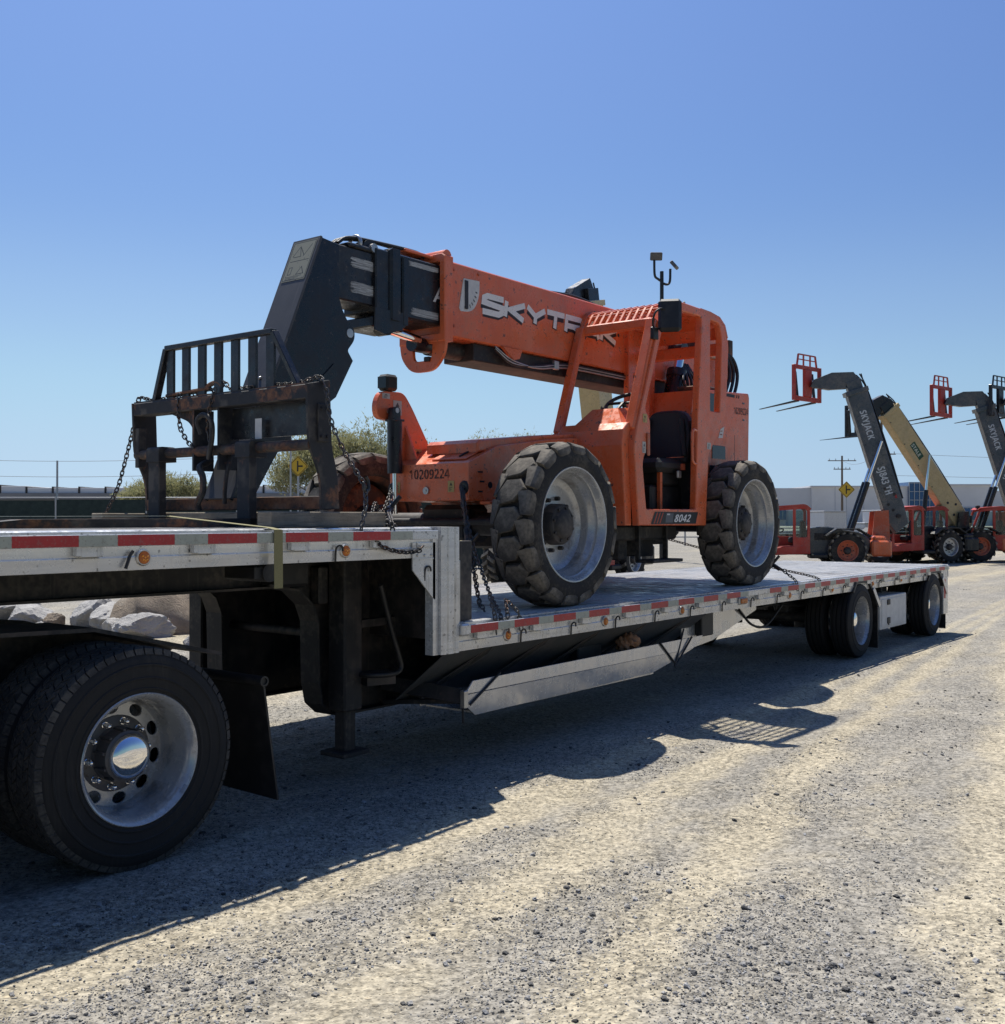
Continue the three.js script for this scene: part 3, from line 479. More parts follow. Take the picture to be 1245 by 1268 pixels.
// ---------------------------------------------------------------- tail of the truck tractor
{
  const T = thing('truck_tractor', 'tail of a truck tractor with black dual tyres and deep grey rims', 'truck', [1.6, 0, -1.3]), P = (n, g, m, o) => part(T, n, g, m, o);
  const R = .527, w = .275, tg = { g: geo(truckTyre(R, w, true)), b: geo(driveBlocks(R, w)) };
  truckWheel(T, 2.892, R - .004, -.015, { w, tyre: tg, spin: .10 }); truckWheel(T, 1.57, R - .004, -.015, { w, tyre: tg, spin: .9 });
  truckWheel(T, 2.892, R - .004, -2.50, { w, tyre: tg, spin: .4, far: 1 }); truckWheel(T, 1.57, R - .004, -2.50, { w, tyre: tg, spin: 1.4, far: 1 });
  for (const x of [2.892, 1.57]) P('axle', [rod([x, R, -.22], [x, R, -2.3], .075, 14), xf(new THREE.SphereGeometry(.2, 16, 12), { p: [x, R, -1.28] })], M.frame);
  for (const z of [-.82, -1.70]) P('frame_rail', prism([[-1.5, .80], [3.2, .80], [3.5, .84], [3.62, .92], [3.2, 1.055], [2.83, 1.10], [-1.5, 1.10]], z - .02, z, {}), M.frame);
  P('end_ramp', [bar([3.60, .925, -.58], [2.85, 1.115, -.58], .44, .02), bar([2.85, 1.115, -.58], [2.3, 1.13, -.58], .44, .02), bar([3.60, .925, -1.94], [2.85, 1.115, -1.94], .44, .02)], M.frame);
  P('crossmember', [box(3.3, 3.45, .83, .93, -1.7, -.82), box(.3, .45, .85, 1.05, -1.7, -.82), box(2.1, 2.25, .85, 1.05, -1.7, -.82)], M.frame);
  P('fifth_wheel', [prism(rpoly([[1.75, -.85], [2.55, -.72], [2.62, -1.05], [2.15, -1.24], [2.62, -1.5], [2.55, -1.88], [1.75, -1.75]]), 1.15, 1.2, { axis: 'y', bevel: .008 }), box(1.9, 2.4, 1.08, 1.15, -1.72, -1.55), box(1.9, 2.4, 1.08, 1.15, -1.02, -.85)], M.rusty);
  for (const x of [2.6, 1.3]) P('leaf_suspension', [box(x - .1, x + .6, .42, .50, -.78, -.70), rod([x + .45, .5, -.95], [x + .45, .78, -.95], .13, 14)], M.frame);
  P('flap_bracket', [rod([3.63, .80, -.04], [3.63, .80, -.80], .027, 16), latheAt(3.63, .80, -.035)], M.plastic);
  function latheAt(x, y, z) { const g = latheZ([[.018, -.03], [.018, .004], [.028, .004], [.028, -.03]], 16); g.translate(x, y, z); return g; }
  const fl = prism([[-.05, .80], [-.66, .80], [-.66, .16], [-.05, .15]], 0, .012, { axis: 'x' }), p = fl.attributes.position; for (let i = 0; i < p.count; i++) { const t = clamp((.8 - p.getY(i)) / .65); p.setX(i, p.getX(i) + 3.632 + .10 * t * t); } fl.computeVertexNormals();
  P('mud_flap', fl, M.plastic);
  P('mud_flap', [prism([[-1.94, .80], [-2.52, .80], [-2.52, .16], [-1.94, .15]], 3.63, 3.642, { axis: 'x' })], M.plastic);
}
// ---------------------------------------------------------------- big lugged wheels (axis z, outer face z = 0)
const LW = .37, LR = .642;
function lugTyre() { const R = LR - .046, s = [[.425, -.035], [.436, -.012], [.47, -.002], [.52, 0], [.56, -.006], [.588, -.022], [R - .008, -.045], [R, -.075]]; return latheZ([...s, ...s.slice().reverse().map(([r, z]) => [r, -LW - z])], 84); }
function lugPiece(poly, top, baseGrow = .008) {     // poly of [arc metres, z from centre]; top(z) radius
  const P = [], cx = poly.reduce((a, p) => a + p[0], 0) / poly.length, cz = poly.reduce((a, p) => a + p[1], 0) / poly.length;
  for (const [s, z] of poly) {
    const ds = s - cx, dz = z - cz, l = Math.hypot(ds, dz), put3 = (k, r) => { const a = (cx + ds * (1 + k / l)) / LR, zz = cz + dz * (1 + k / l); P.push([r * Math.sin(a), r * Math.cos(a), zz - LW / 2]); };
    put3(-.001, top(z) - .055); put3(-.002, top(z) - .009); put3(-.011, top(z));
  }
  return hull(P);
}
const topR = (z) => { const a = Math.abs(z); return LR - .030 * Math.pow(clamp((a - .06) / .12), 2.2); };
const lugCentre = [1, -1].map((s) => geo(lugPiece([[-.112, -.105 * s], [-.02, -.128 * s], [.094, -.066 * s], [.104, .060 * s], [.030, .118 * s], [-.084, .046 * s]].map(([a, b]) => [a, b]), topR)));
const lugSide = [1, -1].map((s) => { const P = []; for (const [a, z, r] of [[-.088, .122, 0], [.086, .074, 0], [.104, .150, -.004], [-.090, .158, -.004], [.100, .176, -.018], [-.088, .178, -.018], [.092, .184, -.050], [-.080, .185, -.050], [.06, .184, -.075], [-.05, .184, -.075]]) { const rr = topR(z * .9) + r, an = a / LR; P.push([rr * Math.sin(an), rr * Math.cos(an), s * z - LW / 2]); if (r > -.03) { const r2 = rr - .045; P.push([r2 * Math.sin(an), r2 * Math.cos(an), s * z - LW / 2]); } } return geo(hull(P)); });
const lugTyreG = geo(lugTyre());
const lugRimG = geo([latheZ([[.430, -LW + .03], [.440, -LW + .02], [.418, -LW + .05], [.395, -LW + .09], [.392, -.25], [.415, -.10], [.424, -.06], [.426, -.035], [.438, -.016], [.446, -.010], [.444, -.003], [.434, -.004], [.420, -.022], [.412, -.055], [.402, -.065], [.396, -.10], [.372, -.125], [.366, -.16], [.362, -.20], [.335, -.222], [.30, -.226], [.22, -.222], [.0005, -.222]], 72)]);
const lugHubG = geo([latheZ([[.0005, -.09], [.085, -.092], [.105, -.10], [.118, -.118], [.150, -.125], [.160, -.14], [.162, -.222]], 30), ...Array.from({ length: 10 }, (_, k) => { const a = k / 10 * 6.283; return xf(new THREE.CylinderGeometry(.016, .018, .045, 6), { rx: Math.PI / 2, p: [.205 * Math.cos(a), .205 * Math.sin(a), -.205] }); }), ...Array.from({ length: 8 }, (_, k) => { const a = (k + .5) / 8 * 6.283; return xf(new THREE.CylinderGeometry(.012, .012, .02, 6), { rx: Math.PI / 2, p: [.128 * Math.cos(a), .128 * Math.sin(a), -.118] }); })]);
function lugWheel(parent, pos, o = {}) {
  const g = sub(parent, 'wheel', pos); g.rotation.order = 'YXZ'; g.rotation.y = (o.far ? Math.PI : 0) + (o.steer || 0); g.rotation.z = o.spin || 0;
  put(g, 'tyre', lugTyreG, M.rubber, [0, 0, 0]); put(g, 'rim', lugRimG, o.rim || M.rim, [0, 0, 0]); put(g, 'hub', lugHubG, M.frame, [0, 0, 0]);
  const N = 18;
  for (let k = 0; k < N; k++) { const a = k / N * 2 * Math.PI; put(g, 'tread_lug', lugCentre[0], M.lug, [0, 0, 0], [0, 0, a]); put(g, 'tread_lug', lugSide[0], M.lug, [0, 0, 0], [0, 0, a + .42 / N * 6.283]); put(g, 'tread_lug', lugSide[1], M.lug, [0, 0, 0], [0, 0, a + .02 / N * 6.283 - .1]); }
  return g;
}
// ---------------------------------------------------------------- lettering
function strokeText(x, str, W, H, lw, o = {}) {   // heavy angular capitals drawn as strokes in a unit box
  const L = { S: [[[1, 0], [.18, 0], [0, .16], [0, .42], [1, .55], [1, .84], [.82, 1], [0, 1]]], K: [[[.02, 0], [.02, 1]], [[1, 0], [.25, .5], [1, 1]]], Y: [[[0, 0], [.5, .52], [1, 0]], [[.5, .52], [.5, 1]]], T: [[[-.02, 0], [1.02, 0]], [[.5, 0], [.5, 1]]], R: [[[.02, 1], [.02, 0], [.85, 0], [1, .14], [1, .44], [.85, .58], [.1, .58]], [[.5, .58], [1, 1]]], A: [[[0, 1], [.32, 0], [.68, 0], [1, 1]], [[.2, .66], [.8, .66]]] };
  const n = str.length, cw = W / n; x.lineJoin = 'miter'; x.lineCap = 'butt'; x.lineWidth = lw;
  [...str].forEach((ch, i) => { for (const s of L[ch]) { x.beginPath(); s.forEach(([a, b], k) => { const px = o.x + i * cw + lw * .5 + a * (cw - lw + 10) + (1 - b) * H * .12, py = o.y + lw * .5 + b * (H - lw); k ? x.lineTo(px, py) : x.moveTo(px, py); }); x.stroke(); } });
}
function scuff(x, w, h, n, seed, col) { const R = rng(seed); x.globalCompositeOperation = 'destination-out'; for (let i = 0; i < n; i++) { x.beginPath(); x.ellipse(R() * w, R() * h, 1 + R() * 3, .6 + R() * 1.6, R() * 3, 0, 7); x.fill(); } x.globalCompositeOperation = 'source-over'; }
const dBrand = decal(2048, 220, (x, w, h) => { x.strokeStyle = '#2a2422'; strokeText(x, 'SKYTRAK', w - 110, h - 56, 62, { x: 34, y: 38 }); x.strokeStyle = '#e6e2dc'; strokeText(x, 'SKYTRAK', w - 110, h - 56, 45, { x: 38, y: 20 }); x.fillStyle = '#2a2422'; x.beginPath(); x.arc(w - 34, h * .38, 15, 0, 7); x.fill(); scuff(x, w, h, 500, 5); });
const stencil = (t, seed, col = '#161211') => decal(512, 96, (x, w, h) => { x.fillStyle = col; x.font = 'bold 92px monospace'; x.textBaseline = 'middle'; x.save(); x.scale(w / x.measureText(t).width * .98, 1.05); x.fillText(t, 2, h * .47); x.restore(); x.globalCompositeOperation = 'destination-out'; const R = rng(seed); for (let k = 0; k < 8; k++) x.fillRect((k + .47) * w / 8, 0, 5, h); for (let i = 0; i < 60; i++) { x.beginPath(); x.arc(R() * w, R() * h, 1 + R() * 2.5, 0, 7); x.fill(); } x.globalCompositeOperation = 'source-over'; });
const dModel = decal(1024, 128, (x, w, h) => { x.fillStyle = '#17171a'; x.beginPath(); x.moveTo(90, 0); x.lineTo(w - 10, 0); x.lineTo(w - 40, h); x.lineTo(40, h); x.fill(); x.fillStyle = '#a93c1c'; for (const k of [0, 1, 2]) { x.save(); x.translate(95 + k * 58, 0); x.transform(1, 0, -.35, 1, 40, 0); x.fillRect(0, 8, 22, h - 16); x.restore(); } x.fillStyle = '#56585c'; x.fillRect(330, 14, 150, h - 30); x.fillStyle = '#c9c5bf'; x.fillRect(345, 18, 60, 16); x.font = 'italic bold 112px sans-serif'; x.textBaseline = 'middle'; x.fillStyle = '#dcdad6'; x.save(); x.scale(1.42, 1); x.fillText('8042', 352, h * .53); x.restore(); });
const sticker = (bg, fg, seed) => decal(64, 80, (x, w, h) => { x.fillStyle = bg; x.fillRect(0, 0, w, h); x.fillStyle = fg; const R = rng(seed); x.beginPath(); x.moveTo(w / 2, 10); x.lineTo(w - 16, 34); x.lineTo(16, 34); x.fill(); for (let k = 0; k < 4; k++) x.fillRect(10, 44 + k * 8, 18 + R() * 26, 4); });
const stW = sticker('#b9b6ae', '#4a4a4a', 2), stY = sticker('#b49a5c', '#3a3024', 3);
// ---------------------------------------------------------------- the orange telehandler on the trailer
const DK = LO + .0165;
const tele = thing('telehandler', 'orange telehandler with black boom head, chained down on the trailer deck', 'telehandler', [8.4, DK, -1.4]);
{
  const T = tele, P = (n, g, m, o) => part(T, n, g, m, o), D = (p, n, q, m, o = {}) => part(p, n, q, m, { keepUV: true, ...o });
  const ya = DK + LR - .012;
  lugWheel(T, [6.74, ya, -.15], { spin: .12, steer: 0 }); lugWheel(T, [10.03, ya, -.17], { spin: .32 });
  lugWheel(T, [6.74, ya, -2.64], { spin: .2, far: 1, rim: M.rustyMore }); lugWheel(T, [10.03, ya, -2.62], { spin: .5, far: 1 });
  for (const x of [6.74, 10.03]) P('axle', [rod([x, ya, -.40], [x, ya, -2.4], .095, 16), box(x - .16, x + .16, ya - .15, ya + .16, -1.62, -1.12, .04), rod([x - .02, ya, -.40], [x - .02, ya, -.66], .17, 18), rod([x - .02, ya, -2.14], [x - .02, ya, -2.4], .17, 18), rod([x - .2, ya + .02, -.7], [x - .2, ya + .02, -2.1], .028, 10), box(x - .1, x + .1, ya - .2, ya + .22, -.72, -.60, .02)], M.frame);
  // frame between the wheels
  const fr = P('front_frame', prism([[6.35, 1.805], [6.35, 2.10], [6.38, 2.115], [6.72, 2.25], [7.4, 2.34], [8.05, 2.40], [8.05, 1.62], [7.1, 1.62], [6.85, 1.80]], -1.755, -.90, { bevel: .006 }), M.orange);
  part(fr, 'hood', prism([[6.52, 2.19], [6.52, 2.265], [6.56, 2.295], [7.42, 2.385], [8.1, 2.44], [8.1, 2.3], [7.4, 2.30]], -1.50, -.945, { bevel: .018, seg: 3 }), M.orange);
  part(fr, 'access_cover', [xfSlope(box(0, .30, 0, .012, -.36, 0, .004), 6.40, 2.127, -.97)], M.orange);
  function xfSlope(g, x, y, z) { g.rotateZ(Math.atan2(.135, .34)); g.translate(x, y, z); return g; }
  part(fr, 'cover_handle', (() => { const g = tube([[.04, .016, -.09], [.10, .02, -.085], [.20, .02, -.055], [.25, .02, -.04], [.26, .016, -.03]], .008, 16, 6); return xfSlope(g, 6.40, 2.127, -.97); })(), M.plastic);
  for (const z of [-1.715, -.945]) { part(fr, 'tow_eye', (() => { const g = new THREE.TorusGeometry(.036, .013, 8, 20); g.rotateY(Math.PI / 2); g.scale(.7, 1.1, 1); g.translate(6.348, 1.905, z + .0); return g; })(), M.plastic); part(fr, 'tow_eye_recess', rod([6.344, 1.905, z], [6.352, 1.905, z], .028, 16), M.glassDark); }
  part(fr, 'centre_plug', [rod([6.336, 1.885, -1.34], [6.352, 1.885, -1.34], .030, 18), rod([6.330, 1.885, -1.34], [6.34, 1.885, -1.34], .011, 12)], M.steel);
  D(fr, 'fleet_number', quad([6.3465, 1.965, -1.535], [6.3465, 1.965, -1.085], [6.3465, 2.065, -1.085], [6.3465, 2.065, -1.535]), stencil('10209224', 8));
  for (const z of [-1.65, -1.065]) D(fr, 'warning_sticker', quad([6.3465, 1.87, z - .045], [6.3465, 1.87, z + .02], [6.3465, 1.96, z + .02], [6.3465, 1.96, z - .045]), stY);
  part(fr, 'bump_stop', box(6.5, 6.9, 1.775, 1.80, -.915, -.80, .008), M.orange);
  for (const [x, y] of [[6.47, 2.03], [6.49, 1.955], [6.47, 1.875]]) part(fr, 'slot', box(x, x + .055, y - .007, y + .007, -.9, -.897), M.glassDark);
  part(fr, 'oval_hole', rod([6.62, 1.93, -.9], [6.62, 1.93, -.896], .026, 16), M.glassDark);
  P('rear_frame', prism([[8.05, 1.62], [8.05, 2.3], [9.6, 2.3], [10.1, 2.2], [10.75, 2.2], [10.75, 1.72], [9.5, 1.62]], -1.755, -1.28, { bevel: .005 }), M.orangeDull);
  P('belly', [box(7.2, 9.6, 1.40, 1.62, -1.7, -.95, .02), box(7.9, 9.2, 1.46, 1.60, -.95, -.62, .02), box(8.25, 8.4, 1.28, 1.5, -.9, -.7, .01), box(8.7, 8.95, 1.30, 1.5, -.92, -.74, .01), rod([6.9, ya, -1.38], [9.9, ya, -1.38], .05, 12)], M.frame);
  P('step', [box(8.40, 8.95, 1.255, 1.285, -.62, -.42, .006), bar([8.42, 1.27, -.6], [8.42, 1.6, -.6], .04, .03), bar([8.93, 1.27, -.6], [8.93, 1.6, -.6], .04, .03)], M.frame);
  // frame-levelling tower and cylinder
  const fin = P('levelling_tower', prism(rpoly([[6.135, 2.60, .05], [6.19, 2.705, .07], [6.46, 2.715, .06], [6.56, 2.60, .1], [6.81, 2.24], [6.81, 2.12], [6.39, 2.12], [6.40, 2.46, .06], [6.15, 2.48, .06]]), -1.755, -1.695, { bevel: .004 }), M.orange);
  part(fin, 'rib', prism([[-1.695, 2.12], [-1.54, 2.12], [-1.56, 2.15], [-1.695, 2.44]], 6.47, 6.495, { axis: 'x', bevel: .003 }), M.orange);
  D(fin, 'sticker', quad([6.33, 2.52, -1.692], [6.43, 2.52, -1.692], [6.43, 2.64, -1.692], [6.33, 2.64, -1.692]), stW);
  D(fin, 'sticker', quad([6.20, 2.645, -1.692], [6.29, 2.645, -1.692], [6.29, 2.69, -1.692], [6.20, 2.69, -1.692]), stW);
  D(fin, 'sticker', quad([6.58, 2.16, -1.692], [6.68, 2.16, -1.692], [6.68, 2.25, -1.692], [6.58, 2.25, -1.692]), stY);
  const lc = P('levelling_cylinder', [rod([6.28, 2.47, -1.63], [6.285, 2.03, -1.63], .062, 18), box(6.225, 6.34, 2.455, 2.475, -1.69, -1.57, .005), prism(rpoly([[6.235, 2.46], [6.235, 2.575, .04], [6.32, 2.575, .04], [6.32, 2.46]]), -1.66, -1.60)], M.blackClean);
  part(lc, 'rod', rod([6.285, 2.04, -1.63], [6.29, 1.70, -1.63], .021, 12), M.chrome); part(lc, 'pin', rod([6.278, 2.545, -1.70], [6.278, 2.545, -1.595], .022, 12), M.steel);
  const hl = P('work_lamp', box(6.235, 6.375, 2.715, 2.85, -1.79, -1.67, .022), M.plastic);
  part(hl, 'lens', box(6.230, 6.236, 2.735, 2.83, -1.775, -1.685), M.glassDark);
  // ---------------- cab
  const cab = sub(T, 'cab', [8.8, 1.6, -.8]), C = (n, g, m, o) => part(cab, n, g, m, o);
  const outer = rpoly([[8.40, 3.45, .06], [8.00, 2.46, .1], [7.955, 2.30, .1], [8.03, 1.60], [9.30, 1.595], [9.36, 2.28], [9.735, 2.68, .05], [9.80, 3.40, .05], [9.72, 3.63, .16], [9.40, 3.685, .1], [8.80, 3.69, .1], [8.50, 3.64, .12]]);
  const door = rpoly([[8.56, 3.60, .05], [8.47, 3.42], [8.145, 2.63, .03], [8.235, 2.54, .05], [8.235, 2.36, .08], [8.095, 2.17, .08], [8.165, 1.745, .02], [9.09, 1.75, .02], [9.135, 2.67], [9.20, 3.36], [9.215, 3.61, .04]]).reverse();
  const win = rpoly([[9.40, 3.61, .03], [9.395, 2.715, .02], [9.60, 2.715, .02], [9.645, 3.45, .06], [9.60, 3.60, .06]]).reverse();
  C('side_frame', prism(outer, -.43, -.36, { holes: [door, win], bevel: .008 }), M.orange);
  C('side_frame', prism(rpoly([[8.40, 3.45, .06], [8.02, 2.44, .1], [8.02, 1.62], [9.30, 1.62], [9.75, 2.5], [9.80, 3.40, .05], [9.72, 3.63, .16], [9.40, 3.685, .1], [8.80, 3.69, .1], [8.50, 3.64, .12]]), -1.26, -1.20, { bevel: .006, holes: [rpoly([[8.56, 3.60, .05], [8.47, 3.42], [8.12, 2.52], [9.24, 2.52], [9.26, 3.60]]).reverse(), rpoly([[9.36, 3.60], [9.34, 2.6], [9.66, 2.6], [9.70, 3.42], [9.64, 3.6]]).reverse()] }), M.orange);
  C('a_post', bar([8.39, 3.47, -.43], [8.005, 2.44, -.43], .10, .075, .012), M.orange); C('a_post', bar([8.39, 3.47, -1.20], [8.005, 2.44, -1.20], .09, .075, .012), M.orange);
  C('roof', prism([[9.20, 3.689], [9.40, 3.686], [9.6, 3.665], [9.72, 3.60], [9.78, 3.48], [9.76, 3.47], [9.70, 3.58], [9.59, 3.645], [9.40, 3.666], [9.20, 3.669]], -1.262, -.358, {}), M.orange);
  C('front_header', [box(8.375, 8.445, 3.40, 3.49, -1.20, -.43, .012)], M.orange);
  for (let k = 0; k < 10; k++) { const z = -.50 - k * .0725; C('roof_slat', [bar([8.41, 3.48, z], [8.52, 3.61, z], .022, .022), bar([8.515, 3.605, z], [8.73, 3.675, z], .022, .022), bar([8.72, 3.673, z], [9.22, 3.676, z], .022, .022)], M.orange); }
  C('slat_crossbar', [rod([8.50, 3.585, -.43], [8.50, 3.585, -1.2], .010, 8), rod([8.74, 3.665, -.43], [8.74, 3.665, -1.2], .010, 8), rod([8.98, 3.667, -.43], [8.98, 3.667, -1.2], .010, 8)], M.orange);
  C('rear_header', [box(9.68, 9.74, 3.30, 3.42, -1.2, -.43, .01)], M.orange);
  const lift = C('lifting_eye', (() => { const g = new THREE.TorusGeometry(.035, .011, 8, 18); g.rotateY(.6); g.translate(9.12, 3.715, -.5); return g; })(), M.chainDark);
  // dash cowl
  C('front_panel', prism([[7.915, 1.60], [7.86, 2.30], [7.88, 2.44], [7.96, 2.505], [8.30, 2.545], [8.30, 2.45], [8.0, 2.40], [8.02, 1.60]], -1.12, -.425, { bevel: .012, seg: 2 }), M.orange);
  C('dash_hump', hull([[7.97, 2.50, -.50], [8.34, 2.53, -.50], [7.97, 2.50, -1.0], [8.34, 2.53, -1.0], [8.12, 2.655, -.63], [8.34, 2.675, -.63], [8.12, 2.655, -.90], [8.34, 2.675, -.90]]), M.orange);
  C('far_cowl', hull([[7.9, 1.7, -1.12], [8.3, 1.7, -1.12], [7.98, 2.50, -1.12], [8.3, 2.54, -1.12], [7.9, 1.7, -1.26], [8.3, 1.7, -1.26], [8.0, 2.44, -1.26], [8.3, 2.47, -1.26]]), M.orange);
  C('floor', box(8.05, 9.28, 1.66, 1.735, -1.2, -.43, .005), M.frame);
  C('bulkhead', [box(9.30, 9.34, 1.7, 2.62, -1.2, -.44, .004)], M.frame);
  C('pedal_box', [box(8.04, 8.3, 1.74, 2.4, -1.19, -.5, .02), box(8.7, 9.28, 1.74, 1.98, -1.15, -.62, .02)], M.plastic);
  C('seat_riser', [box(8.80, 9.2, 1.98, 2.12, -1.0, -.60, .02)], M.plastic);
  C('console_bar', [box(8.22, 8.9, 1.90, 1.935, -1.16, -1.12, .004), box(8.80, 8.84, 1.75, 2.1, -.62, -.58, .004)], M.orange);
  const seat = sub(cab, 'seat', [9.0, 2.1, -.78]);
  part(seat, 'cushion', box(8.70, 9.22, 2.10, 2.235, -1.04, -.53, .045), M.seat);
  part(seat, 'backrest', (() => { const g = prism(rpoly([[-1.04, 2.20, .04], [-1.06, 2.50, .08], [-.98, 2.735, .12], [-.58, 2.735, .12], [-.50, 2.50, .08], [-.52, 2.20, .04]]), 9.20, 9.33, { axis: 'x', bevel: .03, seg: 2 }); const p = g.attributes.position; for (let i = 0; i < p.count; i++) p.setX(i, p.getX(i) + (p.getY(i) - 2.2) * .16); g.computeVertexNormals(); return g; })(), M.seat);
  part(seat, 'backrest_bolster', [bar([9.20, 2.26, -1.02], [9.255, 2.66, -.96], .05, .06, .018), bar([9.20, 2.26, -.54], [9.255, 2.66, -.60], .05, .06, .018)], M.seat);
  part(seat, 'belt', [bar([9.17, 2.26, -.55], [8.98, 2.245, -.60], .045, .006), box(9.10, 9.16, 2.13, 2.19, -.53, -.51)], M.orangeDull);
  part(seat, 'buckle', box(9.0, 9.07, 2.05, 2.12, -.525, -.50, .006), M.steel);
  C('steering_wheel', (() => { const g = [new THREE.TorusGeometry(.17, .017, 10, 36), rod([0, 0, 0], [0, 0, -.22], .022, 10), bar([-.16, 0, 0], [.16, 0, 0], .02, .02), bar([0, 0, 0], [0, -.16, 0], .02, .02), rod([.1, .12, 0], [.1, .12, .06], .018, 10)]; return g.map((q) => { q.rotateX(-1.0); q.rotateY(-Math.PI / 2); q.translate(8.46, 2.74, -.78); return q; }); })(), M.plastic);
  C('grab_rail', tube([[9.10, 2.50, -.36], [9.0, 2.505, -.33], [8.965, 2.48, -.33], [8.96, 2.34, -.33], [8.965, 2.21, -.33], [9.0, 2.18, -.33], [9.10, 2.18, -.36]], .014, 40, 8, false, .1), M.orange);
  C('joystick', [rod([8.75, 2.1, -1.08], [8.72, 2.42, -1.06], .012, 8), xf(new THREE.SphereGeometry(.03, 10, 8), { p: [8.72, 2.44, -1.06] })], M.plastic);
  const mir = C('mirror', (() => { const g = box(-.04, .04, -.15, .15, -.105, .105, .028); g.rotateZ(-.12); g.rotateY(.5); g.translate(8.40, 3.485, -.255); return g; })(), M.plastic);
  part(mir, 'mirror_glass', (() => { const g = box(.0405, .044, -.125, .125, -.085, .085); g.rotateZ(-.12); g.rotateY(.5); g.translate(8.40, 3.485, -.255); return g; })(), M.mirror);
  part(mir, 'mirror_arm', [tube([[8.33, 3.34, -.37], [8.28, 3.42, -.36], [8.27, 3.50, -.33], [8.32, 3.54, -.30], [8.37, 3.53, -.27]], .010, 24, 7), box(8.27, 8.36, 3.27, 3.38, -.385, -.345, .008)], M.plastic);
  D(cab, 'model_decal', quad([8.20, 1.610, -.3575], [9.12, 1.612, -.3575], [9.14, 1.722, -.3575], [8.23, 1.722, -.3575]), dModel);
  D(cab, 'sticker', quad([8.10, 2.51, -.3575], [8.17, 2.51, -.3575], [8.17, 2.585, -.3575], [8.10, 2.585, -.3575]), stY);
  D(cab, 'sticker', quad([8.09, 2.24, -.3575], [8.15, 2.24, -.3575], [8.15, 2.34, -.3575], [8.09, 2.34, -.3575]), stW);
  D(cab, 'sticker', quad([9.32, 2.335, -.3575], [9.40, 2.335, -.3575], [9.40, 2.40, -.3575], [9.32, 2.40, -.3575]), stW);
  C('door_latch', [box(9.17, 9.21, 3.44, 3.50, -.36, -.345, .004), box(8.16, 8.20, 2.22, 2.42, -.358, -.34, .006)], M.orangeDull);
  // ---------------- rear body
  const body = P('rear_body', prism(rpoly([[9.42, 1.85], [9.45, 2.15, .05], [9.72, 2.50], [9.76, 2.98], [10.20, 2.995], [10.78, 3.03, .02], [10.80, 2.98], [10.76, 1.85], [10.6, 1.70], [10.3, 1.70], [10.2, 1.9]]), -1.24, -.60, { bevel: .012, seg: 2 }), M.orange);
  part(body, 'counterweight', box(10.2, 10.80, 1.60, 2.35, -2.15, -1.24, .03), M.orange);
  part(body, 'engine_cover', box(8.6, 10.7, 1.7, 2.38, -2.2, -1.76, .05), M.orange);
  part(body, 'vent', [box(9.90, 10.20, 2.28, 2.42, -.60, -.593, .003), box(9.84, 10.12, 2.05, 2.21, -.60, -.593, .003)], M.glassDark);
  part(body, 'opening', box(9.83, 9.99, 2.76, 2.95, -.60, -.594, .002), M.glassDark);
  part(body, 'seam', box(10.425, 10.431, 1.9, 2.55, -.60, -.5985), M.glassDark);
  D(body, 'fleet_number', quad([10.40, 2.765, -.5975], [10.77, 2.775, -.5975], [10.77, 2.87, -.5975], [10.40, 2.86, -.5975]), stencil('10209224', 12));
  D(body, 'stripe_decal', quad([10.22, 2.945, -.5975], [10.58, 2.95, -.5975], [10.58, 2.99, -.5975], [10.22, 2.985, -.5975]), decal(256, 40, (x, w, h) => { x.fillStyle = '#1b1818'; x.fillRect(0, 4, 150, 32); for (const k of [0, 1]) { x.beginPath(); x.moveTo(182 + k * 36, 4); x.lineTo(198 + k * 36, 4); x.lineTo(186 + k * 36, 36); x.lineTo(170 + k * 36, 36); x.fill(); } }));
  D(body, 'emblem_decal', quad([10.02, 2.48, -.5975], [10.18, 2.48, -.5975], [10.20, 2.64, -.5975], [10.06, 2.62, -.5975]), decal(96, 96, (x, w, h) => { x.fillStyle = '#cfccc6'; x.beginPath(); x.moveTo(10, 86); x.lineTo(30, 20); x.lineTo(86, 8); x.lineTo(72, 80); x.fill(); x.fillStyle = '#8a5a48'; x.fillRect(34, 34, 30, 8); x.fillRect(30, 56, 34, 8); }));
  for (const [x, y] of [[10.62, 2.90], [10.62, 2.72]]) part(body, 'keyhole', box(x, x + .05, y, y + .018, -.60, -.5965, .002), M.glassDark);
  P('muffler', [rod([9.3, 2.46, -1.98], [10.2, 2.46, -1.98], .09, 14), rod([10.0, 2.46, -1.98], [10.0, 2.9, -1.98], .035, 10)], M.frame);
  P('boom_pivot_tower', [prism([[10.25, 2.3], [10.45, 2.98], [10.72, 3.10], [10.80, 3.0], [10.80, 2.3]], -1.235, -1.20, {}), prism([[10.25, 2.3], [10.7, 3.5], [11.3, 3.55], [11.2, 2.6], [10.75, 2.2]], -1.74, -1.71, {})], M.orangeDull);
  // ---------------- boom
  const bm = sub(T, 'boom', [8.8, 3.0, -1.46]), B = (n, g, m, o) => part(bm, n, g, m, o);
  const zn = -1.25, zf = -1.69;
  B('outer_section', [box(6.50, 11.62, 3.15, 3.768, zf, zn, .012)], M.orange);
  B('boom_end', [box(11.62, 11.72, 3.3, 3.80, zf - .01, zn + .012, .006), box(11.35, 11.70, 3.772, 3.84, zf + .1, zn - .1, .006)], M.rustyMore);
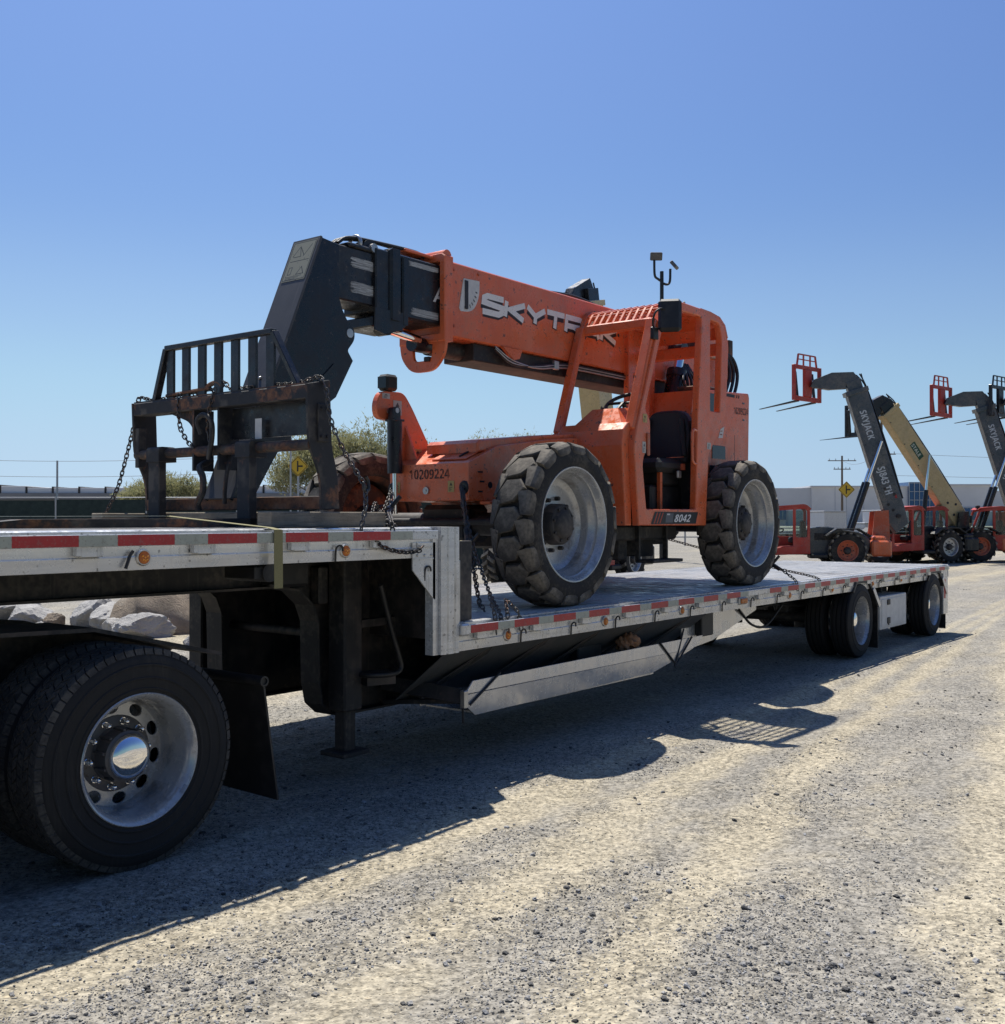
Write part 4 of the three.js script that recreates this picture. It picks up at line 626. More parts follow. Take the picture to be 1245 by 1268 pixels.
  B('collar', [prism([[zn + .035, 3.10], [zn + .035, 3.79], [zn, 3.815], [zf, 3.815], [zf - .035, 3.79], [zf - .035, 3.10]], 6.43, 6.54, { axis: 'x', bevel: .008, holes: [[[zn - .025, 3.17], [zn - .025, 3.745], [zf + .025, 3.745], [zf + .025, 3.17]].reverse()] }), prism(rpoly([[zn + .035, 3.11], [zn + .02, 2.995, .08], [zn - .09, 2.865, .1], [zf + .09, 2.865, .1], [zf - .02, 2.995, .08], [zf - .035, 3.11]]), 6.44, 6.475, { axis: 'x', bevel: .004, holes: [rpoly([[zn - .11, 3.09], [zn - .12, 2.955, .05], [zf + .12, 2.955, .05], [zf + .11, 3.09]]).reverse()] }), box(6.10, 6.5, 3.775, 3.80, zf + .06, zn - .09, .005), xf(new THREE.CylinderGeometry(.05, .05, .46, 16), { rx: Math.PI / 2, p: [6.49, 3.80, -1.47] })], M.orange);
  B('hook_stop', box(6.42, 6.5, 2.945, 2.985, -1.44, -1.38, .006), M.plastic);
  B('middle_section', [box(5.72, 6.6, 3.235, 3.72, zf + .045, zn - .038, .010)], M.black);
  B('middle_collar', [prism([[zn - .012, 3.19], [zn - .012, 3.745], [zf + .012, 3.745], [zf + .012, 3.19]].map((q) => q), 5.86, 5.98, { axis: 'x', bevel: .02 }), prism([[zn - .02, 3.17], [zn - .02, 3.70], [zf + .02, 3.70], [zf + .02, 3.17]], 6.0, 6.07, { axis: 'x', bevel: .012 }), prism([[5.70, 3.09], [5.70, 3.26], [6.07, 3.26], [6.05, 3.17], [5.95, 3.11], [5.80, 3.07]], zn - .04, zn - .025, {}), box(5.70, 6.05, 3.12, 3.20, zf + .06, zn - .06, .01)], M.black);
  B('inner_section', box(5.30, 5.9, 3.275, 3.68, zf + .085, zn - .070, .010), M.black);
  const scuffM = (seed) => decal(256, 64, (x, w, h) => { const R = rng(seed); for (let k = 0; k < 420; k++) { const y = R() * h, e = Math.sin(y / h * Math.PI); if (R() > .25 + e) continue; const b = 110 + R() * 90 | 0; x.fillStyle = `rgb(${b},${b},${b - 4})`; x.fillRect(R() * w * .8, y, 20 + R() * 120, 1 + R() * 2); } });
  for (const [x0, x1, y0, y1, z, sd] of [[5.48, 5.85, 3.535, 3.61, zn - .068, 1], [5.48, 5.85, 3.345, 3.43, zn - .068, 2], [6.08, 6.43, 3.65, 3.69, zn - .036, 3], [6.10, 6.43, 3.265, 3.325, zn - .036, 4]]) D(bm, 'wear_mark', quad([x0, y0, z], [x1, y0, z], [x1, y1, z], [x0, y1, z]), scuffM(sd));
  D(bm, 'letter_decal', quad([6.355, 3.40, zn - .036], [6.53, 3.40, zn - .036], [6.53, 3.56, zn - .036], [6.355, 3.56, zn - .036]), decal(96, 96, (x, w, h) => { x.fillStyle = '#c9c9c6'; x.font = 'italic bold 108px sans-serif'; x.textBaseline = 'middle'; x.fillText('A', 6, h * .54); }));
  D(bm, 'brand_lettering', quad([6.885, 3.355, zn + .0025], [9.17, 3.355, zn + .0025], [9.17, 3.61, zn + .0025], [6.885, 3.61, zn + .0025]), dBrand);
  const ind = B('angle_indicator', prism(rpoly([[6.66, 3.375, .03], [6.645, 3.40], [6.70, 3.655, .01], [6.91, 3.665, .01], [6.905, 3.52, .08], [6.82, 3.39, .08]]), zn + .001, zn + .005, {}), M.white);
  part(ind, 'pointer', prism([[6.715, 3.64], [6.755, 3.64], [6.755, 3.41], [6.735, 3.40], [6.715, 3.41]], zn + .007, zn + .012), M.plastic);
  D(ind, 'scale_marks', quad([6.66, 3.37, zn + .0065], [6.92, 3.37, zn + .0065], [6.92, 3.67, zn + .0065], [6.66, 3.67, zn + .0065]), decal(128, 128, (x, w, h) => { x.fillStyle = '#3b3b3b'; for (let k = 0; k < 7; k++) { const a = .25 + k * .21; x.save(); x.translate(22 + 82 * Math.cos(a), 26 + 84 * Math.sin(a)); x.rotate(a); x.fillRect(-6, -3, 12, 5); x.restore(); } }));
  B('underside_cylinder', [rod([6.5, 3.085, -1.47], [9.9, 3.085, -1.47], .075, 18), box(6.9, 10.2, 3.00, 3.148, zf + .05, zn - .05, .006)], M.frame);
  const ext = B('extension_cylinder', rod([6.30, 3.08, -1.46], [6.9, 3.08, -1.46], .062, 16), M.blackClean);
  part(ext, 'rod', rod([5.92, 3.145, -1.40], [6.34, 3.11, -1.42], .036, 16), M.chrome);
  part(ext, 'rod_eye', [xf(new THREE.CylinderGeometry(.062, .062, .10, 18), { rx: Math.PI / 2, p: [5.91, 3.145, -1.40] }), rod([5.91, 3.145, -1.33], [5.91, 3.145, -1.47], .026, 12)], M.black);
  B('hose_bracket', prism([[7.20, 3.15], [7.48, 3.15], [7.44, 3.07], [7.36, 3.05]], zn - .005, zn + .03, {}), M.orange);
  for (let k = 0; k < 4; k++) B('hydraulic_hose', tube([[7.12, 3.14 - k * .008, zn + .005], [7.35, 3.05 - k * .012, zn + .015], [7.7, 3.02 + k * .006, zn + .015], [8.05, 3.06 + k * .012, zn + .015], [8.4, 3.08 + k * .012, zn + .01], [9.6, 3.075 + k * .012, zn + .005]], .0085, 40, 6), k % 2 ? M.plastic : M.steel);
  B('hose_clamp', box(7.98, 8.05, 3.04, 3.12, zn, zn + .03, .004), M.steel);
  for (const [a, b] of [[5.40, 6.35], [8.05, 8.95]]) for (let k = 0; k < 3; k++) B('top_hose', tube([[a, a < 6 ? 3.70 : 3.785, zn - .12 - k * .04], [a + .12, a < 6 ? 3.765 : 3.80, zn - .12 - k * .04], [(a + b) / 2, a < 6 ? 3.79 + .01 * k : 3.82 + .012 * k, zn - .12 - k * .04], [b - .1, 3.80, zn - .12 - k * .04], [b, 3.775, zn - .12 - k * .04]], .014, 30, 6), M.plastic);
  B('hose_sheave', [xf(new THREE.CylinderGeometry(.085, .085, .11, 22), { rx: Math.PI / 2, p: [5.72, 3.70, -1.40] }), box(5.46, 5.9, 3.68, 3.715, zf + .1, zn - .06, .01)], M.black);
  B('hose_clamp', [xf(new THREE.TorusGeometry(.06, .014, 8, 16), { ry: Math.PI / 2, p: [5.60, 3.735, -1.39] })], M.steel);
  B('sheave_pin', [rod([5.72, 3.715, -1.30], [5.72, 3.715, -1.36], .035, 14)], M.steel);
  for (const [x, y] of [[6.575, 3.70], [6.575, 3.24], [6.9, 3.72], [9.3, 3.55]]) B('bolt', xf(new THREE.CylinderGeometry(.012, .012, .016, 6), { rx: Math.PI / 2, p: [x, y, zn + .004] }), M.orangeDull);
  // boom head: long black gooseneck
  const hp = rpoly([[5.17, 3.685, .02], [5.35, 3.665], [5.35, 3.28], [5.38, 3.20], [5.44, 3.11, .05], [5.505, 3.07, .04], [5.51, 2.99, .05], [5.435, 2.90, .02], [5.49, 2.83], [5.32, 2.545], [5.05, 2.36], [4.86, 2.23], [4.74, 2.06], [4.56, 1.78], [4.44, 1.755], [4.38, 1.79], [4.77, 2.70]]);
  const hd = B('boom_head', [prism(hp, zn - .045, zn - .065, { bevel: .003 }), prism(hp, zf + .13, zf + .11, { bevel: .003 })], M.blackClean);
  part(hd, 'front_plate', [bar([5.175, 3.69, (zn + zf) / 2 + .034], [4.385, 1.79, (zn + zf) / 2 + .034], .295, .02, .002)], std(paintTex([.055, .055, .058], { dust: .5, streak: .3, dustCol: [.13, .125, .12], faded: .3, fade: [.12, .12, .12] }), .6));
  part(hd, 'top_plate', [box(5.18, 5.36, 3.655, 3.675, zf + .135, zn - .068), bar([5.32, 2.56, (zn + zf) / 2 + .034], [4.86, 2.25, (zn + zf) / 2 + .034], .25, .02)], M.blackClean);
  part(hd, 'pin', [rod([5.455, 3.03, zn - .040], [5.455, 3.03, zf + .1], .034, 16)], M.steel);
  part(hd, 'weld_rib', bar([5.30, 2.78, zn - .040], [5.02, 2.52, zn - .040], .008, .02), M.black);
  { // diagram plate and scuffs on the front plate
    const dx = 5.175 - 4.385, dy = 3.69 - 1.79, L = Math.hypot(dx, dy), n = [-dy / L, dx / L], at2 = (t, z) => [5.175 - dx * t + n[0] * .0125, 3.69 - dy * t + n[1] * .0125, z], za = (zn + zf) / 2 + .034;
    D(hd, 'diagram_sticker', quad(at2(.175, za - .125), at2(.175, za + .125), at2(.01, za + .125), at2(.01, za - .125)), decal(160, 224, (x, w, h) => { x.fillStyle = '#8e8b76'; x.fillRect(0, 0, w, h); x.strokeStyle = '#33352f'; x.lineWidth = 4; x.strokeRect(6, 6, w - 12, h - 12); x.beginPath(); x.moveTo(24, 84); x.lineTo(58, 30); x.lineTo(80, 88); x.lineTo(30, 88); x.moveTo(62, 34); x.lineTo(100, 84); x.moveTo(96, 90); x.lineTo(136, 26); x.stroke(); x.beginPath(); x.moveTo(16, 112); x.lineTo(144, 112); x.stroke(); x.strokeRect(28, 146, 20, 40); x.beginPath(); x.moveTo(88, 190); x.lineTo(112, 150); x.lineTo(136, 190); x.closePath(); x.stroke(); x.fillStyle = '#3a3c36'; for (let k = 0; k < 3; k++) x.fillRect(20, 198 + k * 7, 110 - k * 20, 3); scuff(x, w, h, 40, 3); }));
    D(hd, 'small_print', quad(at2(.405, za - .06), at2(.405, za + .07), at2(.393, za + .07), at2(.393, za - .06)), decal(128, 16, (x, w, h) => { x.fillStyle = '#9a9a94'; for (let k = 0; k < 14; k++) x.fillRect(3 + k * 9, 3, 5 + (k * 3) % 3, 10); }));
    for (const [t, z] of [[.56, .02], [.62, .05]]) { const q = at2(t, za + z); part(hd, 'bolt', xf(new THREE.SphereGeometry(.014, 8, 6), { p: q }), M.steel); }
  }
  const liftc = B('lift_cylinder', [rod([9.72, 2.10, -1.12], [10.10, 3.20, -1.12], .098, 20), rod([10.09, 3.17, -1.12], [10.12, 3.25, -1.12], .108, 20)], M.blackClean);
  part(liftc, 'rod', rod([10.11, 3.22, -1.12], [10.2, 3.46, -1.12], .05, 16), M.chrome); part(liftc, 'eye', [xf(new THREE.CylinderGeometry(.08, .08, .16, 16), { rx: Math.PI / 2, p: [10.22, 3.5, -1.16] })], M.black);
  for (let k = 0; k < 4; k++) B('rear_hose', tube([[11.30 - k * .10, 3.62 - k * .01, -1.20], [11.44 - k * .10, 3.55, -1.12], [11.50 - k * .10, 3.38, -1.08], [11.42 - k * .11, 3.18, -1.06], [11.25 - k * .12, 3.0, -1.05], [11.0 - k * .1, 2.85, -1.06]], .021, 30, 8), M.plastic);
  B('rear_fitting', [box(11.05, 11.30, 3.52, 3.66, -1.25, -1.17, .01), rod([11.2, 3.60, -1.17], [11.3, 3.62, -1.17], .03, 8)], M.steel);
  for (let k = 0; k < 5; k++) B('valve_hose', tube([[10.05 + k * .07, 2.98, -.95 - k * .03], [10.0 + k * .09, 3.12, -.98], [10.12 + k * .05, 3.25, -1.05], [10.2 + k * .05, 3.35, -1.15]], .016, 18, 7), k % 2 ? M.frame : M.plastic);
  B('hose_manifold', [box(10.5, 10.68, 3.52, 3.62, -1.24, -1.1, .01), box(9.98, 10.3, 2.99, 3.06, -1.15, -.75, .01)], M.rustyMore);
  // ---------------- fork carriage
  const cr = sub(T, 'fork_carriage', [4.3, 1.71, -1.36]), K = (n, g, m, o) => part(cr, n, g, m, o), za = -.45, zb = -2.28, yb = 1.705;
  for (const z of [za, zb]) {
    const s = z === za ? 1 : -1, pl = rpoly([[4.285, 2.475], [4.47, 2.515, .02], [4.485, 2.10, .05], [4.53, 1.95, .06], [4.55, 1.72], [4.40, 1.715], [4.395, 1.93, .1], [4.30, 2.10, .08]]);
    K('side_plate', prism(pl, z - .012, z + .012, { bevel: .003 }), M.rusty);
    if (s > 0) K('bolted_plate', [box(4.36, 4.45, 2.13, 2.36, z + .012, z + .028, .004), ...[[4.385, 2.16], [4.43, 2.16], [4.385, 2.33], [4.43, 2.33]].map(([x, y]) => rod([x, y, z + .028], [x, y, z + .04], .010, 8))], M.rusty);
    else K('bolted_plate', [box(4.30, 4.36, 2.02, 2.3, z + .012, z + .06, .004)], M.rusty);
  }
  K('top_beam', [box(4.29, 4.40, 2.385, 2.475, zb, za, .006), box(4.30, 4.42, 2.475, 2.485, zb, za)], M.rusty);
  K('fork_shaft', rod([4.33, 2.11, zb], [4.33, 2.11, za], .034, 14), M.rustyMore);
  K('bottom_beam', [box(4.40, 4.50, 1.715, 1.80, zb, za, .006)], M.rustyMore);
  K('centre_plate', [box(4.30, 4.46, 1.98, 2.39, -1.33, -1.31), box(4.30, 4.46, 1.98, 2.39, -1.60, -1.58), prism(rpoly([[-1.9, 2.385], [-1.66, 2.385], [-1.6, 2.385], [-1.6, 2.2], [-1.66, 2.31, .06]]), 4.33, 4.35, { axis: 'x' })], M.rusty);
  K('frame_panel', [box(4.40, 4.42, 2.18, 2.385, -1.30, za - .02)], M.black);
  for (const z of [-1.99, -1.02]) {
    const f = K('fork', [box(4.265, 4.325, 1.608, 2.10, z - .065, z + .065, .006), prism(rpoly([[4.255, 2.05], [4.255, 2.155, .03], [4.40, 2.155, .03], [4.40, 2.05]]), z - .075, z + .075, { bevel: .004 })], M.rusty);
    part(f, 'blade', hull([4.325, 2.8, 2.45].flatMap((x, k) => { const h = k < 2 ? .065 : .045, t = [1.662, 1.655, 1.622][k]; return [[x, 1.608, z - h], [x, 1.608, z + h], [x, t, z - h], [x, t, z + h]]; })), M.rusty);
  }
  const rack = K('load_rest', [bar([4.33, 2.835, -1.93], [4.33, 2.835, -.80], .05, .035, .004, [1, 0, 0]), bar([4.33, 2.83, -1.93], [4.33, 2.48, -2.06], .035, .05, .004), bar([4.33, 2.83, -.80], [4.36, 2.48, -.60], .035, .05, .004), bar([4.33, 2.47, -2.05], [4.33, 2.47, -.62], .04, .02, 0, [1, 0, 0])], M.black);
  for (let k = 0; k < 7; k++) { const z = -1.89 + k * .176; part(rack, 'rest_bar', box(4.325, 4.345, 2.485, 2.82, z - .040, z + .040, .003), M.black); }
  K('hook', tube([[4.27, 2.22, -1.46], [4.24, 2.30, -1.46], [4.24, 2.34, -1.40], [4.25, 2.30, -1.33], [4.26, 2.2, -1.33], [4.27, 2.05, -1.38]], .017, 28, 8), M.rusty);
  K('tilt_hose', [tube([[4.38, 2.05, -1.50], [4.26, 2.0, -1.46], [4.24, 1.93, -1.40], [4.24, 1.84, -1.40], [4.25, 1.76, -1.47], [4.27, 1.715, -1.48]], .022, 28, 8), tube([[4.42, 2.15, -1.30], [4.35, 2.0, -1.28], [4.34, 1.86, -1.30], [4.36, 1.76, -1.33]], .014, 22, 6)], M.rusty);
  K('tag', box(4.36, 4.362, 2.17, 2.30, -1.02, -.955), M.white);
  K('tilt_cylinder', [rod([4.62, 2.0, -1.44], [5.25, 2.75, -1.44], .055, 14)], M.black);
}
// ---------------------------------------------------------------- chains, binders, timbers, straps
const linkG = (() => { const pts = []; for (let i = 0; i < 14; i++) { const a = i / 14 * 6.283, c = Math.cos(a), s = Math.sin(a); pts.push([(c > 0 ? 1 : -1) * .0095 * (Math.abs(c) > .2 ? 1 : 0) + .0125 * c, 0, .0125 * s].map((q) => q)); } return clean(tube(pts.map(([x, y, z]) => [x, y, z]), .0048, 14, 5, true)); })();
function links(pts, seed = 1) {
  const R = rng(seed), cv = new THREE.CatmullRomCurve3(pts.map((p) => V(...p)), false, 'catmullrom', .4), n = Math.max(2, Math.round(cv.getLength() / .0325)), out = [];
  for (let k = 0; k <= n; k++) {
    const t = k / n, p = cv.getPointAt(t), d = cv.getTangentAt(t), up = Math.abs(d.y) > .9 ? V(1, 0, .3) : V(0, 1, 0), b = d.clone().cross(up).normalize(), c = b.clone().cross(d), tw = (k % 2 ? .8 : -.77) + (R() - .5) * .3;
    const g = linkG.clone(); g.rotateX(tw); g.applyMatrix4(new THREE.Matrix4().makeBasis(d, c, b)); g.translate(p.x, p.y, p.z); out.push(g);
  }
  return out;
}
function chain(label, runs, o = {}) {
  const first = runs[0][0], t = thing('tie_down_chain', label, 'chain', first, 'tie-down chains on the trailer');
  runs.forEach((r, i) => part(t, 'link_run', links(r, 40 + i + Math.round(first[0] * 10)), o.mat || M.chain, { kind: 'stuff' }));
  for (const h of o.hooks || []) part(t, 'grab_hook', [tube([[h[0], h[1] + .05, h[2]], [h[0] + .02, h[1] + .02, h[2]], [h[0] + .012, h[1] - .03, h[2] + .01], [h[0] - .02, h[1] - .03, h[2] + .01], [h[0] - .022, h[1] + .005, h[2] + .005]], .011, 18, 7)], M.chainDark);
  for (const [p, q] of o.binders || []) part(t, 'load_binder', [rod(p, q, .022, 10), rod([(p[0] + q[0]) / 2, (p[1] + q[1]) / 2, (p[2] + q[2]) / 2], [(p[0] + q[0]) / 2 + .05, (p[1] + q[1]) / 2 + .09, (p[2] + q[2]) / 2 + .06], .016, 8)], M.chainDark);
  return t;
}
const yd = LO + .0165, yu = UP + .018;
chain('rusty chain hanging from near end of fork carriage to upper deck edge', [[[4.36, 2.503, -.86], [4.37, 2.50, -.72], [4.38, 2.505, -.58], [4.40, 2.525, -.46], [4.40, 2.44, -.40], [4.40, 2.26, -.36], [4.43, 2.06, -.27], [4.46, 1.86, -.13]], [[4.46, 1.84, -.12], [4.40, 1.73, -.06], [4.35, 1.64, -.035], [4.33, 1.57, -.03]]], { hooks: [[4.46, 1.86, -.12]] });
chain('dark chain hanging down beyond the far end of the fork carriage', [[[4.36, 2.50, -2.02], [4.36, 2.50, -2.16], [4.35, 2.52, -2.29], [4.35, 2.40, -2.33], [4.35, 2.23, -2.40], [4.31, 1.9, -2.49], [4.22, 1.66, -2.545]]], { mat: M.chainDark });
chain('tangled chain from far tow eye of the orange machine to the deck', [[[6.33, 1.90, -1.715], [6.1, 1.80, -1.5], [5.6, 1.73, -1.0], [5.05, 1.70, -.5], [4.62, 1.64, -.06], [4.60, 1.56, -.03]], [[6.3, 1.86, -1.70], [6.05, 1.70, -1.55], [5.85, 1.78, -1.42], [5.6, 1.68, -1.2], [5.3, 1.64, -.8], [5.0, yu + .012, -.5], [4.9, yu + .012, -.3]], [[6.32, 1.88, -1.715], [6.15, 1.66, -1.62], [5.95, 1.72, -1.45], [5.7, 1.62, -1.28]]], { mat: M.chainDark, binders: [[[5.75, 1.75, -1.15], [5.45, 1.72, -.9]]] });
chain('dark heavy chains from near tow eye down beside the lugged front tyre', [[[6.33, 1.90, -.945], [6.30, 1.82, -.92], [6.12, 1.45, -.66], [5.86, 1.14, -.30], [5.68, 1.01, -.06], [5.66, .93, -.03]], [[6.32, 1.88, -.945], [6.27, 1.70, -.88], [6.25, 1.3, -.76], [6.24, yd + .01, -.70]], [[6.34, 1.89, -.945], [6.24, 1.72, -.84], [6.10, 1.36, -.66], [6.0, 1.1, -.52], [5.95, yd + .01, -.42]], [[6.33, 1.88, -.94], [6.20, 1.62, -.80], [6.08, 1.32, -.70], [6.02, 1.06, -.64]]], { mat: M.chain, binders: [[[6.18, 1.58, -.78], [6.09, 1.33, -.66]]] });
chain('short bright chain looped over the lower deck edge by the tyre', [[[5.74, .90, -.03], [5.745, 1.0, -.045], [5.80, 1.09, -.10], [5.835, 1.05, -.065], [5.87, 1.0, -.045], [5.88, .9, -.03]], [[5.60, .90, -.03], [5.605, 1.0, -.045], [5.66, 1.12, -.13]]], { mat: M.chain });
chain('dark chain from behind rear tyre to the deck edge, nearer the tyre', [[[10.72, 1.55, -.98], [10.75, 1.32, -.55], [10.72, 1.07, -.13], [10.73, 1.0, -.045], [10.74, .92, -.03]]], { mat: M.chainDark, binders: [[[10.74, 1.22, -.40], [10.72, 1.12, -.22]]] });
chain('dark chain from behind rear tyre to the deck edge, farther back', [[[10.74, 1.50, -1.9], [11.0, 1.30, -1.2], [11.22, 1.12, -.55], [11.34, 1.01, -.07], [11.35, .92, -.03]]], { mat: M.chainDark, binders: [[[11.14, 1.18, -.75], [11.22, 1.12, -.55]]] });
chain('short chain hanging along the upper side rail by the amber lamp', [[[4.45, 1.515, -.012], [4.50, 1.49, -.008], [4.60, 1.465, -.006], [4.70, 1.455, -.006], [4.80, 1.462, -.006], [4.83, 1.48, -.008]]], { mat: M.chainDark });
chain('chain bundled on top of the fork carriage beam, one end hanging', [[[4.30, 2.49, -1.75], [4.29, 2.40, -1.74], [4.29, 2.28, -1.72], [4.29, 2.20, -1.66], [4.30, 2.14, -1.60]], [[4.34, 2.50, -1.62], [4.34, 2.53, -1.50], [4.34, 2.505, -1.40], [4.34, 2.56, -1.32], [4.34, 2.51, -1.25], [4.34, 2.50, -1.12], [4.32, 2.50, -1.0]], [[4.30, 2.50, -1.36], [4.28, 2.40, -1.38], [4.28, 2.25, -1.40], [4.28, 2.12, -1.36]]], { mat: M.chain });
{ const t = thing('binder_lever', 'rusty lever binder lying across the fork carriage top beam', 'load binder', [4.34, 2.49, -1.65]); part(t, 'lever', [bar([4.33, 2.505, -1.93], [4.34, 2.525, -1.45], .025, .035, .006)], M.rustyMore); part(t, 'jaw', tube([[4.34, 2.515, -1.52], [4.34, 2.55, -1.46], [4.34, 2.56, -1.38], [4.34, 2.53, -1.33]], .017, 16, 8), M.rustyMore); }
const timber = (n, x0, x1, y0, y1, z0, z1, label) => { const g = box(x0, x1, y0, y1, z0, z1, .006); const m = solo(n, g, M.wood, label, 'timber', { group: 'timber blocking on the upper deck' }); return m; };
timber('timber_block', 3.98, 4.92, yu + .001, yu + .097, -.53, -.40, 'grey timber block under the near end of the fork carriage');
timber('timber_block', 4.02, 4.88, yu + .001, yu + .093, -2.36, -2.22, 'grey timber block under the far end of the fork carriage');
timber('timber_block', 4.36, 4.52, yu + .001, yu + .098, -2.16, -.60, 'long timber laid crosswise beneath the middle of the fork carriage');
timber('timber_block', 1.75, 3.9, yu + .001, yu + .04, -1.62, -1.42, 'long thin plank lying on the deck between the fork blades');
{ // straps: webbing over the fork and down the side
  const t = thing('cargo_strap', 'faded yellow webbing strap over the fork, hanging down the side rail', 'strap', [3.7, UP, -.5]);
  const seg = (p, q, w = .05) => bar(p, q, w, .003, 0, [1, 0, 0]);
  part(t, 'webbing', [seg([3.60, 1.675, -.86], [3.68, 1.612, -.06]), seg([3.68, 1.612, -.06], [3.685, 1.600, .012]), seg([3.685, 1.600, .012], [3.685, 1.29, .014], .058)], M.strap);
  part(t, 'long_webbing', [bar([2.0, 1.668, -1.0], [3.60, 1.675, -.86], .003, .05, 0, [0, 1, 0])], M.whiteTape);
  part(t, 'strap_winch', [box(3.60, 3.77, 1.33, 1.41, -.34, -.07, .01), rod([3.69, 1.37, -.06], [3.69, 1.37, -.36], .05, 14)], M.plastic);
  const t2 = thing('ratchet_strap', 'bundled yellow ratchet strap hanging on the step behind the corner post', 'strap', [5.30, LO, -.12]);
  part(t2, 'webbing', [tube([[5.30, 1.42, -.12], [5.33, 1.50, -.12], [5.36, 1.47, -.12], [5.33, 1.36, -.12], [5.305, 1.30, -.12]], .016, 20, 6), tube([[5.31, 1.22, -.12], [5.345, 1.16, -.115], [5.35, 1.08, -.115], [5.31, 1.06, -.12], [5.29, 1.14, -.12]], .022, 20, 6, true)], M.strap);
  part(t2, 'ratchet', [box(5.275, 5.345, 1.19, 1.31, -.15, -.09, .008)], M.chainDark);
}
// ---------------------------------------------------------------- rocks beyond the tractor
{
  const rockTex = tex(TN, (u, v, i, j) => mix3(mul([.40, .385, .36], .7 + .5 * at(FB, i, j)), [.17, .14, .11], .6 * sstep(.5, .75, at(FA, i, j))), 1.5), grey = std(rockTex, .95, { bump: bumpFine, bs: .02 });
  const brown = std(tex(TN, (u, v, i, j) => mix3(mul([.30, .24, .175], .6 + .7 * at(FB, i, j)), [.38, .34, .28], .5 * sstep(.5, .75, at(FA, i, j))), 1.2), .98, { bump: bumpFine, bs: .03 });
  const rock = (seed, sx, sy, sz) => { const R = rng(seed), pl = []; for (let k = 0; k < 13; k++) { const a = R() * 6.283, b = Math.acos(2 * R() - 1); pl.push([Math.sin(b) * Math.cos(a), Math.cos(b), Math.sin(b) * Math.sin(a), .55 + R() * .35]); } const g = new THREE.IcosahedronGeometry(1, 9), p = g.attributes.position; for (let i = 0; i < p.count; i++) { const x = p.getX(i), y = p.getY(i), z = p.getZ(i); let r = 1; for (const [a, b, c, d] of pl) { const q = a * x + b * y + c * z; if (q > .01) r = Math.min(r, d / q); } r *= 1 + .16 * (fbm(x * 4 + seed, y * 4 + z * 3, 3, 4) - .5) + .10 * (fbm(x * 12 + z * 9, y * 12 + seed, 5, 3) - .5); p.setXYZ(i, x * r * sx, (y * r + .55) * sy, z * r * sz); } const q2 = mergeVertices(g.deleteAttribute('normal').deleteAttribute('uv')); q2.computeVertexNormals(); return creased(q2, .28); };
  const L = [['pale boulder, flat topped, leftmost beside the truck tyre', 8.2, -13.3, .75, .50, .6, grey], ['low pale boulder lying in front of the taller one', 8.6, -11.9, .55, .33, .45, grey], ['pale boulder with a shadowed left face above the truck tyre', 9.05, -10.75, .40, .42, .35, grey], ['slanting grey slab boulder in the row above the truck tyre', 8.95, -10.0, .60, .40, .40, grey], ['low white-topped boulder next to the brown earth heap', 8.65, -8.75, .55, .30, .42, grey], ['small pale boulder half behind the truck frame', 7.7, -12.6, .5, .36, .4, grey], ['tall pale boulder standing between two lower ones', 8.75, -12.7, .55, .5, .5, grey], ['small dark sided boulder at the foot of the earth heap', 9.2, -9.3, .3, .3, .3, grey], ['low pale boulder leaning on the slab boulder', 8.6, -9.4, .36, .26, .3, grey]];
  const RR = rng(77); for (let k = 0; k < 9; k++) L.push([k % 3 ? 'small jagged pale rock among the boulders beyond the truck' : 'small jagged brown rock among the boulders beyond the truck', 7.6 + RR() * 1.9, -13.5 + k * .82, .16 + RR() * .16, .16 + RR() * .12, .16 + RR() * .12, k % 3 ? grey : brown]);
  L.forEach(([l, x, z, sx, sy, sz, m], i) => { const g = rock(60 + i, sx * .85, sy * .85, sz * .85); g.rotateY(i * 1.3); g.translate(x, -.06, z); solo('boulder', g, m, l, 'boulder', { group: 'boulders beyond the truck' }); });
  const g = new THREE.SphereGeometry(1, 40, 20), p = g.attributes.position; for (let i = 0; i < p.count; i++) { const x = p.getX(i), y = p.getY(i), z = p.getZ(i), k = 1 + .5 * (fbm(x * 2.5 + 5, y * 2.5 + z * 2, 12, 4) - .5); p.setXYZ(i, x * k * 1.15, Math.max(-.2, y) * k * 1.05, z * k * .95); } g.computeVertexNormals(); g.translate(9.75, -.1, -9.35);
  solo('earth_heap', g, brown, 'brown earth heap beside the pale boulders', 'earth heap');
}
// ---------------------------------------------------------------- parked telehandlers
const bgTyreG = geo(latheZ([[.30, -.10], [.32, -.03], [.42, 0], [.53, -.01], [.56, -.06], [.56, -.34], [.53, -.39], [.42, -.40], [.32, -.37], [.30, -.30]], 40));
const bgLugG = [1, -1].map((s) => geo(hull([[-.05, .55, -.20], [.05, .55, -.20], [-.05, .61, -.20], [.04, .61, -.20], [.06, .54, -.2 + s * .19], [.16, .54, -.2 + s * .19], [.07, .60, -.2 + s * .18], [.15, .60, -.2 + s * .18]])));
const bgRimG = geo([latheZ([[.33, -.37], [.34, -.35], [.31, -.2], [.33, -.04], [.345, -.02], [.325, -.02], [.30, -.06], [.285, -.12], [.16, -.13], [.0005, -.13]], 36)]);
const bgHubG = geo([latheZ([[.0005, -.02], [.09, -.03], [.11, -.06], [.13, -.13]], 20), ...Array.from({ length: 8 }, (_, k) => xf(new THREE.CylinderGeometry(.02, .02, .04, 6), { rx: Math.PI / 2, p: [.19 * Math.cos(k * .785), .19 * Math.sin(k * .785), -.11] }))]);
const cabGlass = new THREE.MeshPhysicalMaterial({ color: 0xdfe9e6, roughness: .03, transmission: 1, thickness: 0, ior: 1.45 });
